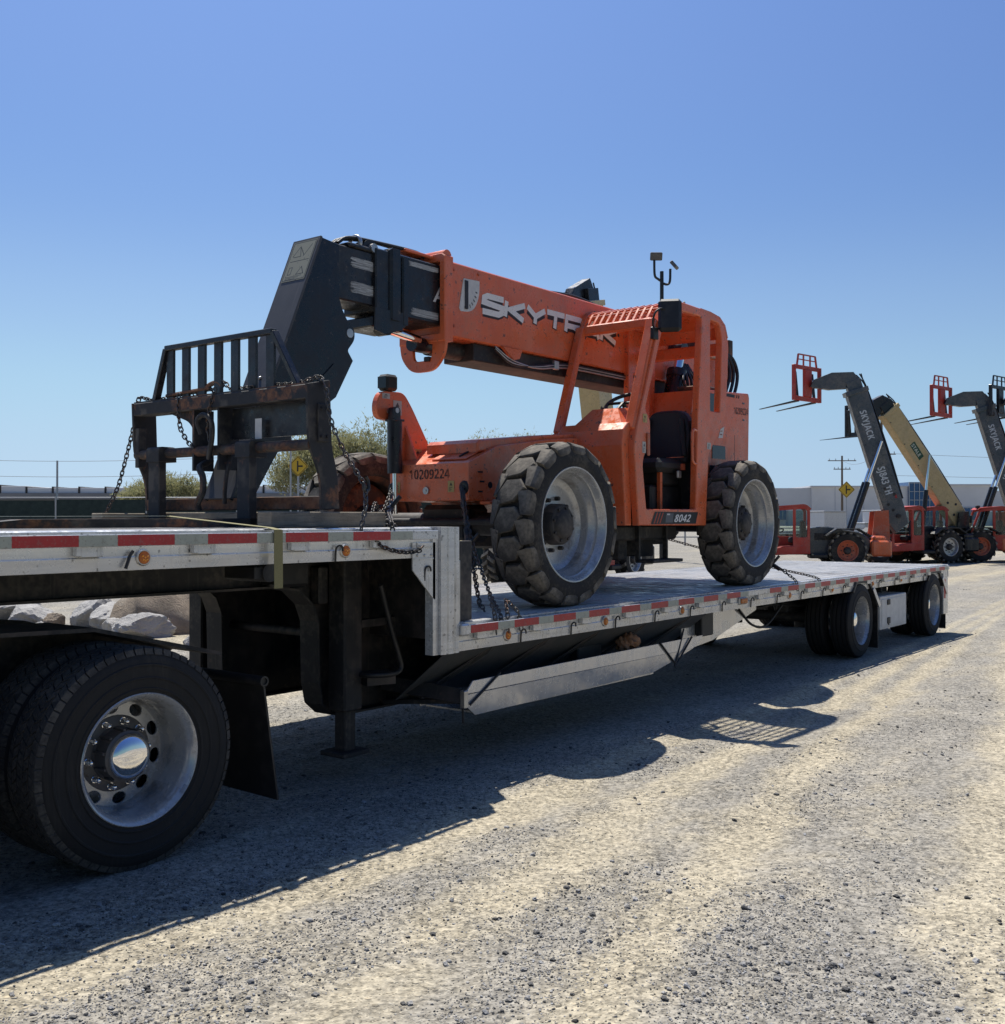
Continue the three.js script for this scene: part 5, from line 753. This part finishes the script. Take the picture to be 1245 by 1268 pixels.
function bgTele(o) {
  const T = thing('parked_telehandler', o.label, 'telehandler', o.pos, 'telehandlers parked across the yard'); T.rotation.y = o.turn;
  const P = (n, g, m, p = T) => part(p, n, g, m, { local: true });
  for (const [x, far, st] of [[-1.55, 0, .1], [1.55, 0, 0], [-1.55, 1, .1], [1.55, 1, 0]]) {
    const g = new THREE.Group(); g.name = 'wheel'; g.position.set(x, .61, far ? -1.18 : 1.18); g.rotation.y = far ? Math.PI : 0; T.add(g);
    put(g, 'tyre', bgTyreG, M.rubber, [0, 0, 0]); put(g, 'rim', bgRimG, o.rim, [0, 0, 0]); put(g, 'hub', bgHubG, M.frame, [0, 0, 0]);
    for (let k = 0; k < 32; k++) put(g, 'tread_lug', bgLugG[k % 2], M.lug, [0, 0, 0], [0, 0, k / 32 * 6.283]);
  }
  P('axle', [rod([-1.55, .61, .85], [-1.55, .61, -.85], .1, 12), rod([1.55, .61, .85], [1.55, .61, -.85], .1, 12)], M.frame);
  P('chassis', [prism(rpoly([[-2.35, .75], [-2.3, 1.05], [-1.2, 1.15], [.4, 1.18], [1.4, 1.22], [2.3, 1.15], [2.75, 1.05], [2.8, .55], [1.0, .45], [-1.2, .45]]), -.62, .40, { bevel: .03 })], o.body);
  P('side_frame', [prism(rpoly([[.25, .45], [.3, 1.35, .2], [.9, 1.42, .2], [2.1, 1.2, .2], [2.4, .9], [2.3, .5]]), .40, .74, { bevel: .03 })], o.body);
  P('engine_cover', [prism(rpoly([[-.9, .5], [-.9, 1.2, .1], [1.5, 1.3, .2], [1.9, .9], [1.9, .5]]), -1.12, -.62, { bevel: .04 })], o.body);
  P('counterweight', [box(2.35, 3.0, .42, .95, -1.0, 1.02, .06), box(2.42, 2.85, .9, 1.1, -.9, .9, .06)], o.weight);
  P('mast_plate', [prism([[2.5, .8], [2.6, 1.9], [3.05, 1.95], [3.1, .8]], -.36, -.30, {}), prism([[2.5, .8], [2.6, 1.9], [3.05, 1.95], [3.1, .8]], .30, .36, {})], o.mast || o.body);
  if (o.cab) {
    const c = new THREE.Group(); c.name = 'cab'; T.add(c); const Q = (n, g, m) => part(c, n, g, m, { local: true });
    Q('cab_body', [prism(rpoly([[-1.05, .45], [-1.1, .62], [-.55, .75], [.1, .78], [.22, 1.05], [.30, 1.0], [.30, .5]]), .44, 1.22, { bevel: .02 })], o.cab);
    Q('side_frame', prism(rpoly([[-1.12, .5], [-1.05, 1.1], [-.72, 2.02, .1], [.2, 2.1, .15], [.33, 1.95, .08], [.33, .5]]), 1.14, 1.21, { bevel: .01, holes: [rpoly([[-.98, 1.1], [-.67, 1.93, .05], [-.22, 1.98], [-.22, .62], [-.95, .62]]).reverse(), rpoly([[-.13, 1.05, .05], [-.13, 1.97, .05], [.18, 1.99, .08], [.24, 1.9, .05], [.24, 1.05, .05]]).reverse()] }), o.cab);
    Q('side_frame', prism(rpoly([[-1.12, .5], [-1.05, 1.1], [-.72, 2.02, .1], [.2, 2.1, .15], [.33, 1.95, .08], [.33, .5]]), .44, .51, { bevel: .01, holes: [rpoly([[-.98, 1.1], [-.67, 1.93, .05], [.18, 1.99, .08], [.24, 1.9, .05], [.24, 1.05, .05]]).reverse()] }), o.cab);
    Q('roof', prism(rpoly([[-.78, 2.0], [-.7, 2.08, .05], [.2, 2.15, .12], [.38, 1.98, .1], [.33, 1.95], [.18, 2.09], [-.7, 2.03]]), .43, 1.22, {}), o.cab);
    Q('seat', [box(-.3, .15, .85, 1.05, .6, 1.0, .05), box(.08, .22, 1.0, 1.6, .6, 1.0, .05)], M.seat);
    Q('steering_wheel', xf(new THREE.TorusGeometry(.16, .02, 8, 20), { rx: 1.1, ry: .5, p: [-.62, 1.25, .8] }), M.plastic);
    Q('window', [box(-.12, .23, 1.04, 1.97, 1.17, 1.175)], cabGlass); Q('window', [box(-.97, .23, 1.06, 1.93, .47, .475)], cabGlass);
  }
  // boom
  const a = o.pivot, b = o.top, L = Math.hypot(b[0] - a[0], b[1] - a[1]), ux = (b[0] - a[0]) / L, uy = (b[1] - a[1]) / L, nx = -uy, ny = ux, h = o.h / 2, zc = o.bz || 0, w = o.bw || .2;
  const pt = (t, s) => [a[0] + ux * t + nx * s, a[1] + uy * t + ny * s];
  const bm = new THREE.Group(); bm.name = 'boom'; T.add(bm); const B = (n, g, m, kk) => part(bm, n, g, m, { local: true, keepUV: kk });
  B('outer_section', prism([pt(-.35, -h * .9), pt(-.55, h * .55), pt(-.1, h), pt(L, h), pt(L, -h), pt(.25, -h)], zc - w, zc + w, { bevel: .02 }), o.boom);
  B('collar', prism([pt(L - .12, h + .05), pt(L + .03, h + .05), pt(L + .03, -h - .05), pt(L - .12, -h - .05)], zc - w - .04, zc + w + .04, { bevel: .01 }), o.boom);
  B('inner_section', prism([pt(L, h - .09), pt(L + .35, h - .09), pt(L + .35, -h + .09), pt(L, -h + .09)], zc - w + .05, zc + w - .05, { bevel: .01 }), o.head);
  const hd = o.headTo, tip = pt(L + .35, 0);
  B('boom_head', prism([pt(L + .3, -h + .1), pt(L + .62, -h * .3), [lerp(tip[0], hd[0], .5), tip[1] + .30 + (hd[1] - tip[1]) * .3], [hd[0] + .12, hd[1] + .13], [hd[0], hd[1] - .12], [lerp(tip[0], hd[0], .55), hd[1] - .22], pt(L + .15, h - .06), pt(L + .3, h - .09)].reverse(), zc - .13, zc + .13, { bevel: .01 }), o.head);
  B('pin', [rod([a[0] + .05, a[1], zc - .3], [a[0] + .05, a[1], zc + .3], .07, 14), ...[[.5, .3], [.8, -.3], [1.1, .2], [.25, .1]].map(([t, s]) => { const q = pt(t * .9, s * h * 1.4); return rod([q[0], q[1], zc + w - .005], [q[0], q[1], zc + w + .012], .05, 12); })], M.frame);
  const lc0 = o.cyl[0], lc1 = pt(o.cyl[1], -h * .7), mid = [lerp(lc0[0], lc1[0], .58), lerp(lc0[1], lc1[1], .58)];
  for (const z of o.cylZ || [.34]) { B('lift_cylinder', rod([lc0[0], lc0[1], zc + z], [mid[0], mid[1], zc + z], .085, 14), M.blackClean); B('cylinder_rod', rod([mid[0], mid[1], zc + z], [lc1[0], lc1[1], zc + z], .045, 12), M.chrome); }
  for (const d of o.decals || []) { const s = zc + w + .003, q = (t, v) => [...pt(t, v), s]; B(d.name, d.down ? quad(q(d.t1, d.v1), q(d.t0, d.v1), q(d.t0, d.v0), q(d.t1, d.v0)) : quad(q(d.t0, d.v0), q(d.t1, d.v0), q(d.t1, d.v1), q(d.t0, d.v1)), d.mat, true); }
  for (const [k, dz] of [[0, .05], [1, .11], [2, -.06]]) { const q0 = pt(.5, -h - .03 - k * .02), q1 = pt(L * .5, -h - .05 - k * .03), q2 = pt(L - .1, -h - .03), q3 = pt(L + .5, -h * .5 - .1 * k); B('hose', tube([[...q0, zc + dz], [...q1, zc + dz], [...q2, zc + dz], [...q3, zc + dz]], .022, 18, 5), M.plastic); }
  for (let k = 0; k < 5; k++) { const q = pt(.9 + k * L * .19, h - .07); B('bolt', rod([q[0], q[1], zc + w - .004], [q[0], q[1], zc + w + .014], .022, 8), M.frame); }
  P('mud_guard', [prism([[-2.35, 1.05], [-1.9, 1.34], [-1.2, 1.34], [-.85, 1.15], [-.88, 1.12], [-1.22, 1.30], [-1.88, 1.30], [-2.32, 1.02]], .78, 1.2, {})], M.plastic); P('mud_guard', [prism([[.85, 1.1], [1.2, 1.34], [1.9, 1.34], [2.3, 1.1], [2.27, 1.07], [1.88, 1.30], [1.22, 1.30], [.88, 1.07]], .78, 1.2, {})], M.plastic);
  P('side_panel', [box(.55, 1.25, .95, 1.18, .742, .752, .004)], M.frame); P('work_lamp', box(-.8, -.66, 2.05, 2.17, .95, 1.12, .02), M.plastic); P('mirror', [box(-1.12, -1.06, 1.5, 1.8, 1.28, 1.46, .02), bar([-1.0, 1.6, 1.2], [-1.08, 1.65, 1.3], .02, .02)], M.plastic); P('fuel_tank', box(.35, .95, .35, .5, .5, 1.1, .04), M.plastic);
  // fork carriage, swung sideways on the head
  const c = new THREE.Group(); c.name = 'fork_carriage'; c.position.set(hd[0] - .1, hd[1] - .15, zc); c.rotation.y = o.swing || 0; T.add(c); const K = (n, g, m) => part(c, n, g, m, { local: true }), cw = o.cw || .66;
  K('upright', box(-.06, .06, -.45, .75, -cw, -cw + .1, .01), o.carriage); K('upright', box(-.06, .06, -.45, .75, cw - .1, cw, .01), o.carriage);
  K('crossbar', box(-.05, .05, .62, .75, -cw + .1, cw - .1, .01), o.carriage); K('crossbar', box(-.05, .05, -.45, -.30, -cw + .1, cw - .1, .01), o.carriage); K('centre_plate', box(-.04, .08, -.3, .62, -.2, .2, .01), o.carriage);
  const rs = K('load_rest', [bar([0, 1.12, -cw * .62], [0, 1.12, cw * .62], .05, .04, 0, [1, 0, 0]), bar([0, .95, -cw * .66], [0, .95, cw * .66], .04, .03, 0, [1, 0, 0]), bar([0, .75, -cw * .72], [0, 1.12, -cw * .62], .05, .05), bar([0, .75, cw * .72], [0, 1.12, cw * .62], .05, .05)], o.carriage);
  for (const z of [-.2, .2]) part(rs, 'rest_bar', bar([0, .75, z], [0, 1.12, z], .05, .04), o.carriage, { local: true });
  for (const z of [-cw * .62, cw * .62]) { const f = K('fork', [box(-.1, -.05, -.48, .55, z - .06, z + .06, .005), hull([[-.05, -.48, z - .06], [-.05, -.48, z + .06], [-.05, -.42, z - .06], [-.05, -.42, z + .06], [-1.6, -.48, z - .05], [-1.6, -.48, z + .05], [-1.6, -.466, z - .05], [-1.6, -.466, z + .05]])], M.black); f.rotation.z = .10; }
  return T;
}
const dGreyBrand = decal(512, 128, (x, w, h) => { x.fillStyle = '#b9bfc2'; x.font = 'bold 96px sans-serif'; x.textBaseline = 'middle'; x.save(); x.scale(.98, 1); x.fillText('SKYJACK', 6, h * .55); x.restore(); });
const dGreyModel = decal(512, 128, (x, w, h) => { x.fillStyle = '#b9bfc2'; x.font = 'bold 104px sans-serif'; x.textBaseline = 'middle'; x.fillText('SJ843 TH', 4, h * .55); x.fillStyle = '#9a2a2c'; x.fillRect(440, 4, 60, 22); });
const dTan = decal(256, 96, (x, w, h) => { x.fillStyle = '#1f4a34'; x.fillRect(0, 0, w, h); x.fillStyle = '#c4c8b8'; x.font = 'bold 74px sans-serif'; x.textBaseline = 'middle'; x.fillText('STALE', 10, h * .54); });
const camRight = .9077;      // heading that shows a machine side-on
const greyKit = { body: M.grey, boom: M.grey, head: M.grey, carriage: M.red, cab: M.red, weight: M.orange, mast: M.orangeDull, rim: M.orangeDull, pivot: [3.35, 1.75], top: [2.05, 6.0], h: .68, headTo: [.55, 6.25], cyl: [[1.75, 1.0], 2.55], cylZ: [.34, -.1], swing: -.75, bz: 0, cw: .82,
  decals: [{ name: 'brand_lettering', t0: 2.35, t1: 3.75, v0: -.20, v1: .20, mat: dGreyBrand, down: 1 }, { name: 'model_lettering', t0: .55, t1: 1.75, v0: -.22, v1: .20, mat: dGreyModel, down: 1 }] };
bgTele({ ...greyKit, pos: [34.47, 0, -9.95], turn: -camRight - .1, label: 'grey boom telehandler with red cab and orange counterweight behind the trailer deck' });
bgTele({ ...greyKit, pos: [42.9, 0, -7.9], turn: -camRight - .1, label: 'grey boom telehandler with red carriage standing past the tan boom machine' });
bgTele({ ...greyKit, pos: [44.3, 0, -6.1], turn: -camRight - .1, carriage: M.black, boom: M.orange, decals: [], label: 'orange boom telehandler with a black carriage at the end of the row' });
const tanKit = { body: M.black, boom: M.tan, head: M.blackClean, carriage: M.black, cab: M.red, weight: M.black, mast: M.black, rim: M.rim, h: .74, cylZ: [.34], swing: .2 };
bgTele({ ...tanKit, pos: [40.66, 0, -8.5], turn: -camRight + .30, pivot: [2.9, 1.55], top: [-.35, 5.75], headTo: [-1.5, 5.35], cyl: [[.9, .9], 3.0], label: 'tan boom telehandler with black gooseneck head between two grey ones', decals: [{ name: 'hire_decal', t0: 3.05, t1: 3.75, v0: -.12, v1: .14, mat: dTan, down: 1 }] });
bgTele({ ...tanKit, pos: [22.28, 0, -10.92], turn: .063, pivot: [2.2, 1.6], top: [1.0, 7.35], headTo: [-.6, 6.3], cyl: [[1.0, .9], 2.4], bw: .3, label: 'tan boom telehandler standing directly behind the orange machine' });
// ---------------------------------------------------------------- poles, signs, wires
{
  const T = thing('flood_light_pole', 'tall dark pole with two flood lights behind the orange cab', 'light pole', [37, 0, -16.46]), P = (n, g, m) => part(T, n, g, m);
  const X = 37, Z = -16.46, r = [.615, .788], at3 = (s, y) => [X + r[0] * s, y, Z + r[1] * s];
  P('pole', rod([X, 0, Z], [X, 11.5, Z], .11, 12, .075), M.black);
  P('bracket', [tube([at3(0, 11.1), at3(-.15, 11.2), at3(-.28, 11.35), at3(-.3, 11.95)], .05, 16, 8), tube([at3(0, 11.05), at3(.2, 10.98), at3(.32, 11.1), at3(.34, 11.6)], .05, 16, 8)], M.black);
  const lampAt = (s, y, ry, rx) => { const g = box(-.24, .24, -.16, .16, -.07, .07, .03); g.rotateX(rx); g.rotateY(ry); g.translate(...at3(s, y)); P('flood_light', g, M.hubGrey); };
  lampAt(-.22, 12.1, -.9, .35); lampAt(.50, 11.75, .3, -.7);
}
const sign = (x, z, s, sgn, label) => {
  const T = thing('road_sign', label, 'sign', [x, 0, z]), P = (n, g, m, o) => part(T, n, g, m, o), y = 1.659 + sgn, turn = Math.PI / 2 - .6631;
  P('post', rod([x, 0, z], [x, y + s * .9, z], .035, 8), M.galv);
  const pl = prism(rpoly([[0, -s, s * .1], [s, 0, s * .1], [0, s, s * .1], [-s, 0, s * .1]]), .04, .048, {}); pl.rotateY(-turn); pl.translate(x, y, z); P('panel', pl, plain(.62, .40, .03, .5));
  const bd = prism(rpoly([[0, -s * .93, s * .06], [s * .93, 0, s * .06], [0, s * .93, s * .06], [-s * .93, 0, s * .06]]), .0485, .0505, { holes: [rpoly([[0, -s * .86, s * .06], [s * .86, 0, s * .06], [0, s * .86, s * .06], [-s * .86, 0, s * .06]]).reverse()] }); bd.rotateY(-turn); bd.translate(x, y, z); P('border', bd, M.plastic);
  const sy = [box(-s * .10, s * .04, -s * .5, s * .5, .049, .052), box(s * .04, s * .45, -s * .08, s * .08, .049, .052)].map((g) => { g.rotateY(-turn); g.translate(x, y, z); return g; }); P('side_road_symbol', sy, M.plastic); return T;
};
sign(69.2, -20.75, .56, 1.93, 'yellow diamond side road sign standing by the grey boom');
sign(23.7, -22.8, .35, 1.76, 'yellow diamond sign showing between carriage and far tyre');
{
  const x = 23.5, z = -22.95, T = thing('signal_post', 'small signal head on a post above the yellow sign', 'signal', [x, 0, z]); part(T, 'post', rod([x, 0, z], [x, 4.65, z], .03, 8), M.galv); part(T, 'signal_head', [box(x - .32, x - .06, 4.12, 4.44, z - .12, z + .12, .03), hull([[x - .32, 4.16, z - .12], [x - .32, 4.4, z - .12], [x - .6, 4.34, z - .06], [x - .32, 4.16, z + .12], [x - .32, 4.4, z + .12], [x - .6, 4.34, z + .06]])], M.plastic); part(T, 'bracket', box(x - .06, x + .3, 4.22, 4.3, z - .04, z + .04, .01), M.galv);
}
const utility = (x, z, h, arms, label) => { const T = thing('utility_pole', label, 'utility pole', [x, 0, z], 'wooden utility poles'); part(T, 'pole', rod([x, 0, z], [x, h, z], .19, 10, .13), M.pole); for (const [y, w] of arms) { part(T, 'crossarm', bar([x - .615 * w, y, z - .788 * w], [x + .615 * w, y, z + .788 * w], .12, .14, 0, [0, 1, 0]), M.pole); for (const s of [-.9, -.45, .45, .9]) part(T, 'insulator', rod([x + .615 * w * s, y + .06, z + .788 * w * s], [x + .615 * w * s, y + .3, z + .788 * w * s], .05, 6), M.galv); } return T; };
utility(147.88, -49.95, 10.6, [[9.9, 4.0 / 2], [8.7, 1.2]], 'wooden utility pole with two crossarms above the red cab');
utility(121.07, -35.54, 13.2, [[9.0, 1.6], [6.5, 1.4]], 'thick utility pole seen between the grey and tan booms');
{ const T = thing('fence_pole', 'slim pale pole standing in front of the green fence', 'pole', [20.09, 0, -31.61]); part(T, 'pole', rod([20.09, 0, -31.61], [20.09, 3.75, -31.61], .045, 8, .035), M.galv); part(T, 'base_plate', box(19.95, 20.23, 0, .03, -31.75, -31.47), M.galv); }
const wire = (p, q, sag, label) => { const m = [(p[0] + q[0]) / 2, (p[1] + q[1]) / 2 - sag, (p[2] + q[2]) / 2]; solo('power_line', tube([p, [lerp(p[0], m[0], .5), lerp(p[1], m[1], .72), lerp(p[2], m[2], .5)], m, [lerp(q[0], m[0], .5), lerp(q[1], m[1], .72), lerp(q[2], m[2], .5)], q], .018, 40, 4), plain(.12, .12, .13, .6), label, 'power line'); };
wire([121.07, 9.1, -35.54], [160, 8.6, 40], 1.2, 'upper dark power line running past the tan boom'); wire([121.07, 6.6, -35.54], [160, 6.8, 40], 1.0, 'lower dark power line sloping across behind the booms');
wire([147.88, 9.9, -49.95], [121.07, 9.1, -35.54], .8, 'power line slung between the two utility poles');
wire([30, 8.4, -110], [70, 8.2, -60], 1.5, 'faint power line above the long shed'); wire([30, 7.0, -110], [70, 6.8, -60], 1.5, 'fainter power line just below the first above the shed');
// ---------------------------------------------------------------- screened fence and long shed
{
  const A = V(15.2, 0, -34.6), Bq = V(28.5, 0, -17.6), L = A.distanceTo(Bq), T = thing('screened_fence', 'dark green screened mesh fence beyond the yard', 'fence', [A.x, 0, A.z]); T.rotation.y = -Math.atan2(Bq.z - A.z, Bq.x - A.x);
  const scr = new THREE.MeshStandardMaterial({ map: tex(TN, (u, v, i, j) => { const g = (i % 16 < 2 || j % 16 < 2) ? 1.9 : 1; return mul(mix3([.010, .020, .019], [.030, .046, .040], at(FB, i, j)), g); }, .8), roughness: .9, side: THREE.DoubleSide });
  const n = Math.round(L / 3); for (let k = 0; k < n; k++) { const x0 = k * L / n, x1 = (k + 1) * L / n; part(T, 'screen_panel', box(x0 + .03, x1 - .03, .05, 2.25 + .03 * (k % 3), -.01, .01), scr, { local: true }); part(T, 'fence_post', rod([x0, 0, 0], [x0, 2.42, 0], .035, 8), M.galv, { local: true }); }
  part(T, 'top_rail', rod([0, 2.38, 0], [L, 2.38, 0], .02, 6), M.galv, { local: true });
  { const a2 = decal(512, 128, (x, w, h) => { x.strokeStyle = '#7f8f8b'; x.lineWidth = 7; x.setLineDash([6, 8]); x.beginPath(); x.ellipse(300, 120, 120, 70, 0, Math.PI, 0); x.stroke(); x.setLineDash([5, 4]); x.lineWidth = 14; x.beginPath(); x.moveTo(10, 92); x.lineTo(110, 92); x.stroke(); }); part(T, 'screen_print', quad([2.2, .9, .02], [5.2, .9, .02], [5.2, 1.9, .02], [2.2, 1.9, .02]), a2, { local: true, keepUV: true }); }
  const S = thing('long_shed', 'long low shed with pale roof panels behind the green fence', 'shed', [29.7, 0, -71.3]); S.rotation.y = -Math.atan2(-47.2 + 71.3, 48.5 - 29.7); const q = 32;
  const w = (n2, g, m) => part(S, n2, g, m, { local: true });
  w('wall', box(-6, q, 0, 2.95, -6, 0), std(tex(TN, (u, v, i, j) => mul([.16, .165, .17], .8 + .3 * at(FA, i, j)), 6), .8)); w('fascia', box(-6.3, q + .3, 2.95, 3.35, -6.2, .25), std(tex(TN, (u, v, i, j) => mul([.22, .225, .235], .8 + .3 * at(FA, i, j)), 6), .7));
  for (let k = 0; k < 22; k++) { const x = -6 + k * 1.75, tall = k < 9 || k > 15 ? .12 : 0; w('roof_panel', box(x + .06, x + 1.69, 3.352, 3.72 + tall, -5, -.2, .02), M.concrete); w('panel_divider', box(x - .04, x + .05, 3.352, 3.80 + tall, -5, -.15), M.frame); }
  w('lean_to', box(8, 9.2, 0, 2.2, 0.3, 1.3), M.concrete);
}
// ---------------------------------------------------------------- far warehouse
{
  const A = [236, -99.5], T = thing('warehouse', 'pale far warehouse with a blue glass entrance block', 'warehouse', [A[0], 0, A[1]]); T.rotation.y = -Math.atan2(-54 + 99.5, 271.5 - 236); const W = (n, g, m) => part(T, n, g, m, { local: true }), px = (u) => (u - 962) * .1917;
  const glass = new THREE.MeshPhysicalMaterial({ color: new THREE.Color().setRGB(.05, .11, .24), roughness: .08, metalness: .35 }), wall2 = std(tex(TN, (u, v, i, j) => mul([.60, .605, .61], .9 + .15 * at(FA, i, j)), 14), .8);
  W('wall', box(px(962), px(1012), 0, 8.9, -20, 0), wall2); W('wall', box(px(1012), px(1130), 0, 9.1, -20, .6), M.concrete); W('wall', box(px(1168), px(1234), 0, 9.5, -20, .4), M.concrete); W('wall', box(px(1234), px(1330), 0, 8.3, -20, 0), wall2);
  for (const u of [1040, 1075, 1105]) W('panel_joint', box(px(u), px(u) + .25, 0, 9.1, .6, .68), wall2);
  W('cornice', box(px(1010), px(1132), 9.1, 9.45, -20.2, .9), wall2); W('cornice', box(px(1166), px(1236), 9.5, 9.85, -20.2, .7), wall2);
  W('entrance_block', box(px(1130), px(1168), 0, 10.3, -12, 1.2), glass);
  for (let k = 0; k <= 6; k++) W('mullion', box(px(1130) + k * 1.205, px(1130) + k * 1.205 + .14, 0, 10.3, 1.2, 1.4), M.galv);
  for (let k = 0; k <= 5; k++) W('transom', box(px(1130), px(1168), k * 2.0, k * 2.0 + .14, 1.41, 1.48), M.galv);
  for (const [u0, u1] of [[1114, 1126], [1200, 1214], [1218, 1226], [972, 980]]) { const f = W('window', box(px(u0), px(u1), 1.4, 4.2, .45, .72), glass); part(f, 'frame', [box(px(u0) - .1, px(u1) + .1, 4.2, 4.36, .45, .78), box((px(u0) + px(u1)) / 2 - .06, (px(u0) + px(u1)) / 2 + .06, 1.4, 4.2, .72, .78)], M.galv, { local: true }); }
}
// ---------------------------------------------------------------- clutter by the road
{
  const dim = [[82, -27, 'white site cabin box standing past the red cab', M.white, 2.6, 2.2, 1.9], [88, -24, 'pale storage container near the yellow sign', M.concrete, 4.4, 2.3, 2.2], [78, -22.4, 'grey tank unit standing under the yellow sign', M.galv, 1.6, 1.3, 1.4]];
  for (const [x, z, l, m, w, h, d] of dim) { const T = thing('site_box', l, 'container', [x, 0, z]); T.rotation.y = .9; part(T, 'body', box(-w / 2, w / 2, .15, h, -d / 2, d / 2, .04), m, { local: true }); part(T, 'roof', box(-w / 2 - .06, w / 2 + .06, h, h + .08, -d / 2 - .06, d / 2 + .06, .02), M.galv, { local: true }); part(T, 'door', box(-w / 4, w / 8, .25, h - .3, d / 2, d / 2 + .04, .01), M.grey, { local: true }); part(T, 'skid', box(-w / 2, w / 2, 0, .15, -d / 2 + .1, d / 2 - .1), M.frame, { local: true }); }
  const T = thing('rail_fence', 'low pale rail fence along the far side of the yard', 'fence', [60, 0, -24]); T.rotation.y = -.95; for (let k = 0; k < 16; k++) part(T, 'post', box(k * 2.2 - 10, k * 2.2 - 9.9, 0, 1.15, -.05, .05), M.galv, { local: true }); for (const y of [.5, 1.05]) part(T, 'rail', box(-10, 23, y, y + .07, -.04, .04), M.galv, { local: true });
}
// ---------------------------------------------------------------- trees and bushes
{
  const leafM = new THREE.MeshPhysicalMaterial({ roughness: 1, vertexColors: true, side: THREE.DoubleSide, transmission: .35, thickness: 0 }), bark = std(tex(TN, (u, v, i, j) => mul([.12, .10, .06], .6 + .8 * at(SV, i, j)), .5), .95);
  const desert = (seed, H, Wd, name, label, pos, dense = 1) => {
    const R = rng(seed), T = thing(name, label, 'tree', pos, 'feathery trees beyond the fence'), limbs = [], P = [], Cc = [];
    const grow = (p, d, len, r, lev) => {
      const q = [p[0] + d[0] * len, p[1] + d[1] * len, p[2] + d[2] * len]; if (lev < 4) limbs.push(rod(p, q, r, lev < 2 ? 7 : 4, r * .7));
      if (lev >= 3) for (let k = 0; k < 26 * dense; k++) {
        const t = R() * 1.25, s = .16 + .1 * lev, c = [lerp(p[0], q[0], t) + (R() - .5) * s, lerp(p[1], q[1], t) + (R() - .5) * s, lerp(p[2], q[2], t) + (R() - .5) * s], l = .10 + R() * .16, a = R() * 6.28, e = .3 + R() * 1.0, dx = Math.cos(a) * Math.cos(e) * l, dy = Math.sin(e) * l, dz = Math.sin(a) * Math.cos(e) * l, ww = .018 + R() * .022;
        P.push(c[0] - dz * ww / l, c[1], c[2] + dx * ww / l, c[0] + dz * ww / l + ww, c[1], c[2] - dx * ww / l, c[0] + dx, c[1] + dy, c[2] + dz); const b = .75 + R() * .5, y = R(); for (let m = 0; m < 3; m++) Cc.push((.22 + .07 * y) * b, (.235 + .03 * y) * b, .125 * b);
      }
      if (lev < 5) { const n = lev < 1 ? 5 : 3; for (let k = 0; k < n; k++) { const a = R() * 6.283, sp = lev < 1 ? .75 : .55, nd = V(d[0] + Math.cos(a) * sp * Wd, d[1] * .9 + .15, d[2] + Math.sin(a) * sp * Wd).normalize(); grow(q, [nd.x, nd.y, nd.z], len * (.62 + R() * .22), r * .62, lev + 1); } }
    };
    for (let k = 0; k < 3; k++) { const a = k * 2.1 + R(); const d = V(Math.cos(a) * .35 * Wd, 1, Math.sin(a) * .35 * Wd).normalize(); grow([0, -.05, 0], [d.x, d.y, d.z], H * .27, .09, 0); }
    part(T, 'trunk', limbs, bark, { local: true });
    const g = new THREE.BufferGeometry(); g.setAttribute('position', new THREE.Float32BufferAttribute(P, 3)); g.setAttribute('color', new THREE.Float32BufferAttribute(Cc, 3)); g.computeVertexNormals(); const m = new THREE.Mesh(g, leafM); m.name = 'crown'; m.castShadow = m.receiveShadow = true; T.add(m); return T;
  };
  desert(5, 6.9, 1.25, 'feathery_tree', 'large feathery grey green tree behind the far tyre', [33.6, 0, -30.6]);
  desert(9, 7.0, 1.3, 'feathery_tree', 'feathery green tree behind the orange front hood', [41.0, 0, -32.2]);
  desert(13, 7.6, 1.1, 'feathery_tree', 'small thin feathery tree beside the front window post', [48.2, 0, -31.4], .7);
  desert(17, 4.4, 1.2, 'feathery_tree', 'yellowish feathery bush tree beyond the fence, behind the carriage', [29.6, 0, -38.9], .8);
  desert(21, 6.0, 1.3, 'feathery_tree', 'feathery tree standing between the tower and the hood', [36.2, 0, -29.0]);
  desert(25, 6.6, 1.35, 'feathery_tree', 'feathery green tree whose top shows right of the tall hood tree', [44.5, 0, -32.0]);
  desert(29, 7.0, 1.2, 'feathery_tree', 'pale feathery tree top just before the cab front post', [46.8, 0, -30.2], .8);
  // low scrub on the far verge
  const R = rng(3), P = [], Cc = []; for (let s = 0; s < 60; s++) { const u = 940 + R() * 300, d = 60 + R() * 90, k = (u - 622.5) / 1308.8, x = d * (.788 + .6155 * k), z = 4.398 + d * (-.6155 + .788 * k), r = .3 + R() * .5; for (let q = 0; q < 70; q++) { const a = R() * 6.28, e = R() * 1.4, l = r * (.4 + R() * .6), w = .04; const cx = x + (R() - .5) * r, cz = z + (R() - .5) * r; P.push(cx - w, 0, cz, cx + w, 0, cz, cx + Math.cos(a) * Math.cos(e) * l, Math.sin(e) * l, cz + Math.sin(a) * Math.cos(e) * l); const b = .7 + R() * .6; for (let m = 0; m < 3; m++) Cc.push(.14 * b, .12 * b, .055 * b); } }
  const g = new THREE.BufferGeometry(); g.setAttribute('position', new THREE.Float32BufferAttribute(P, 3)); g.setAttribute('color', new THREE.Float32BufferAttribute(Cc, 3)); g.computeVertexNormals(); const m = new THREE.Mesh(g, leafM); m.name = 'scrub'; m.userData = { kind: 'stuff', label: 'low dry scrub on the far verge', category: 'scrub' }; m.castShadow = m.receiveShadow = true; scene.add(m);
}
renderer.render(scene, camera);
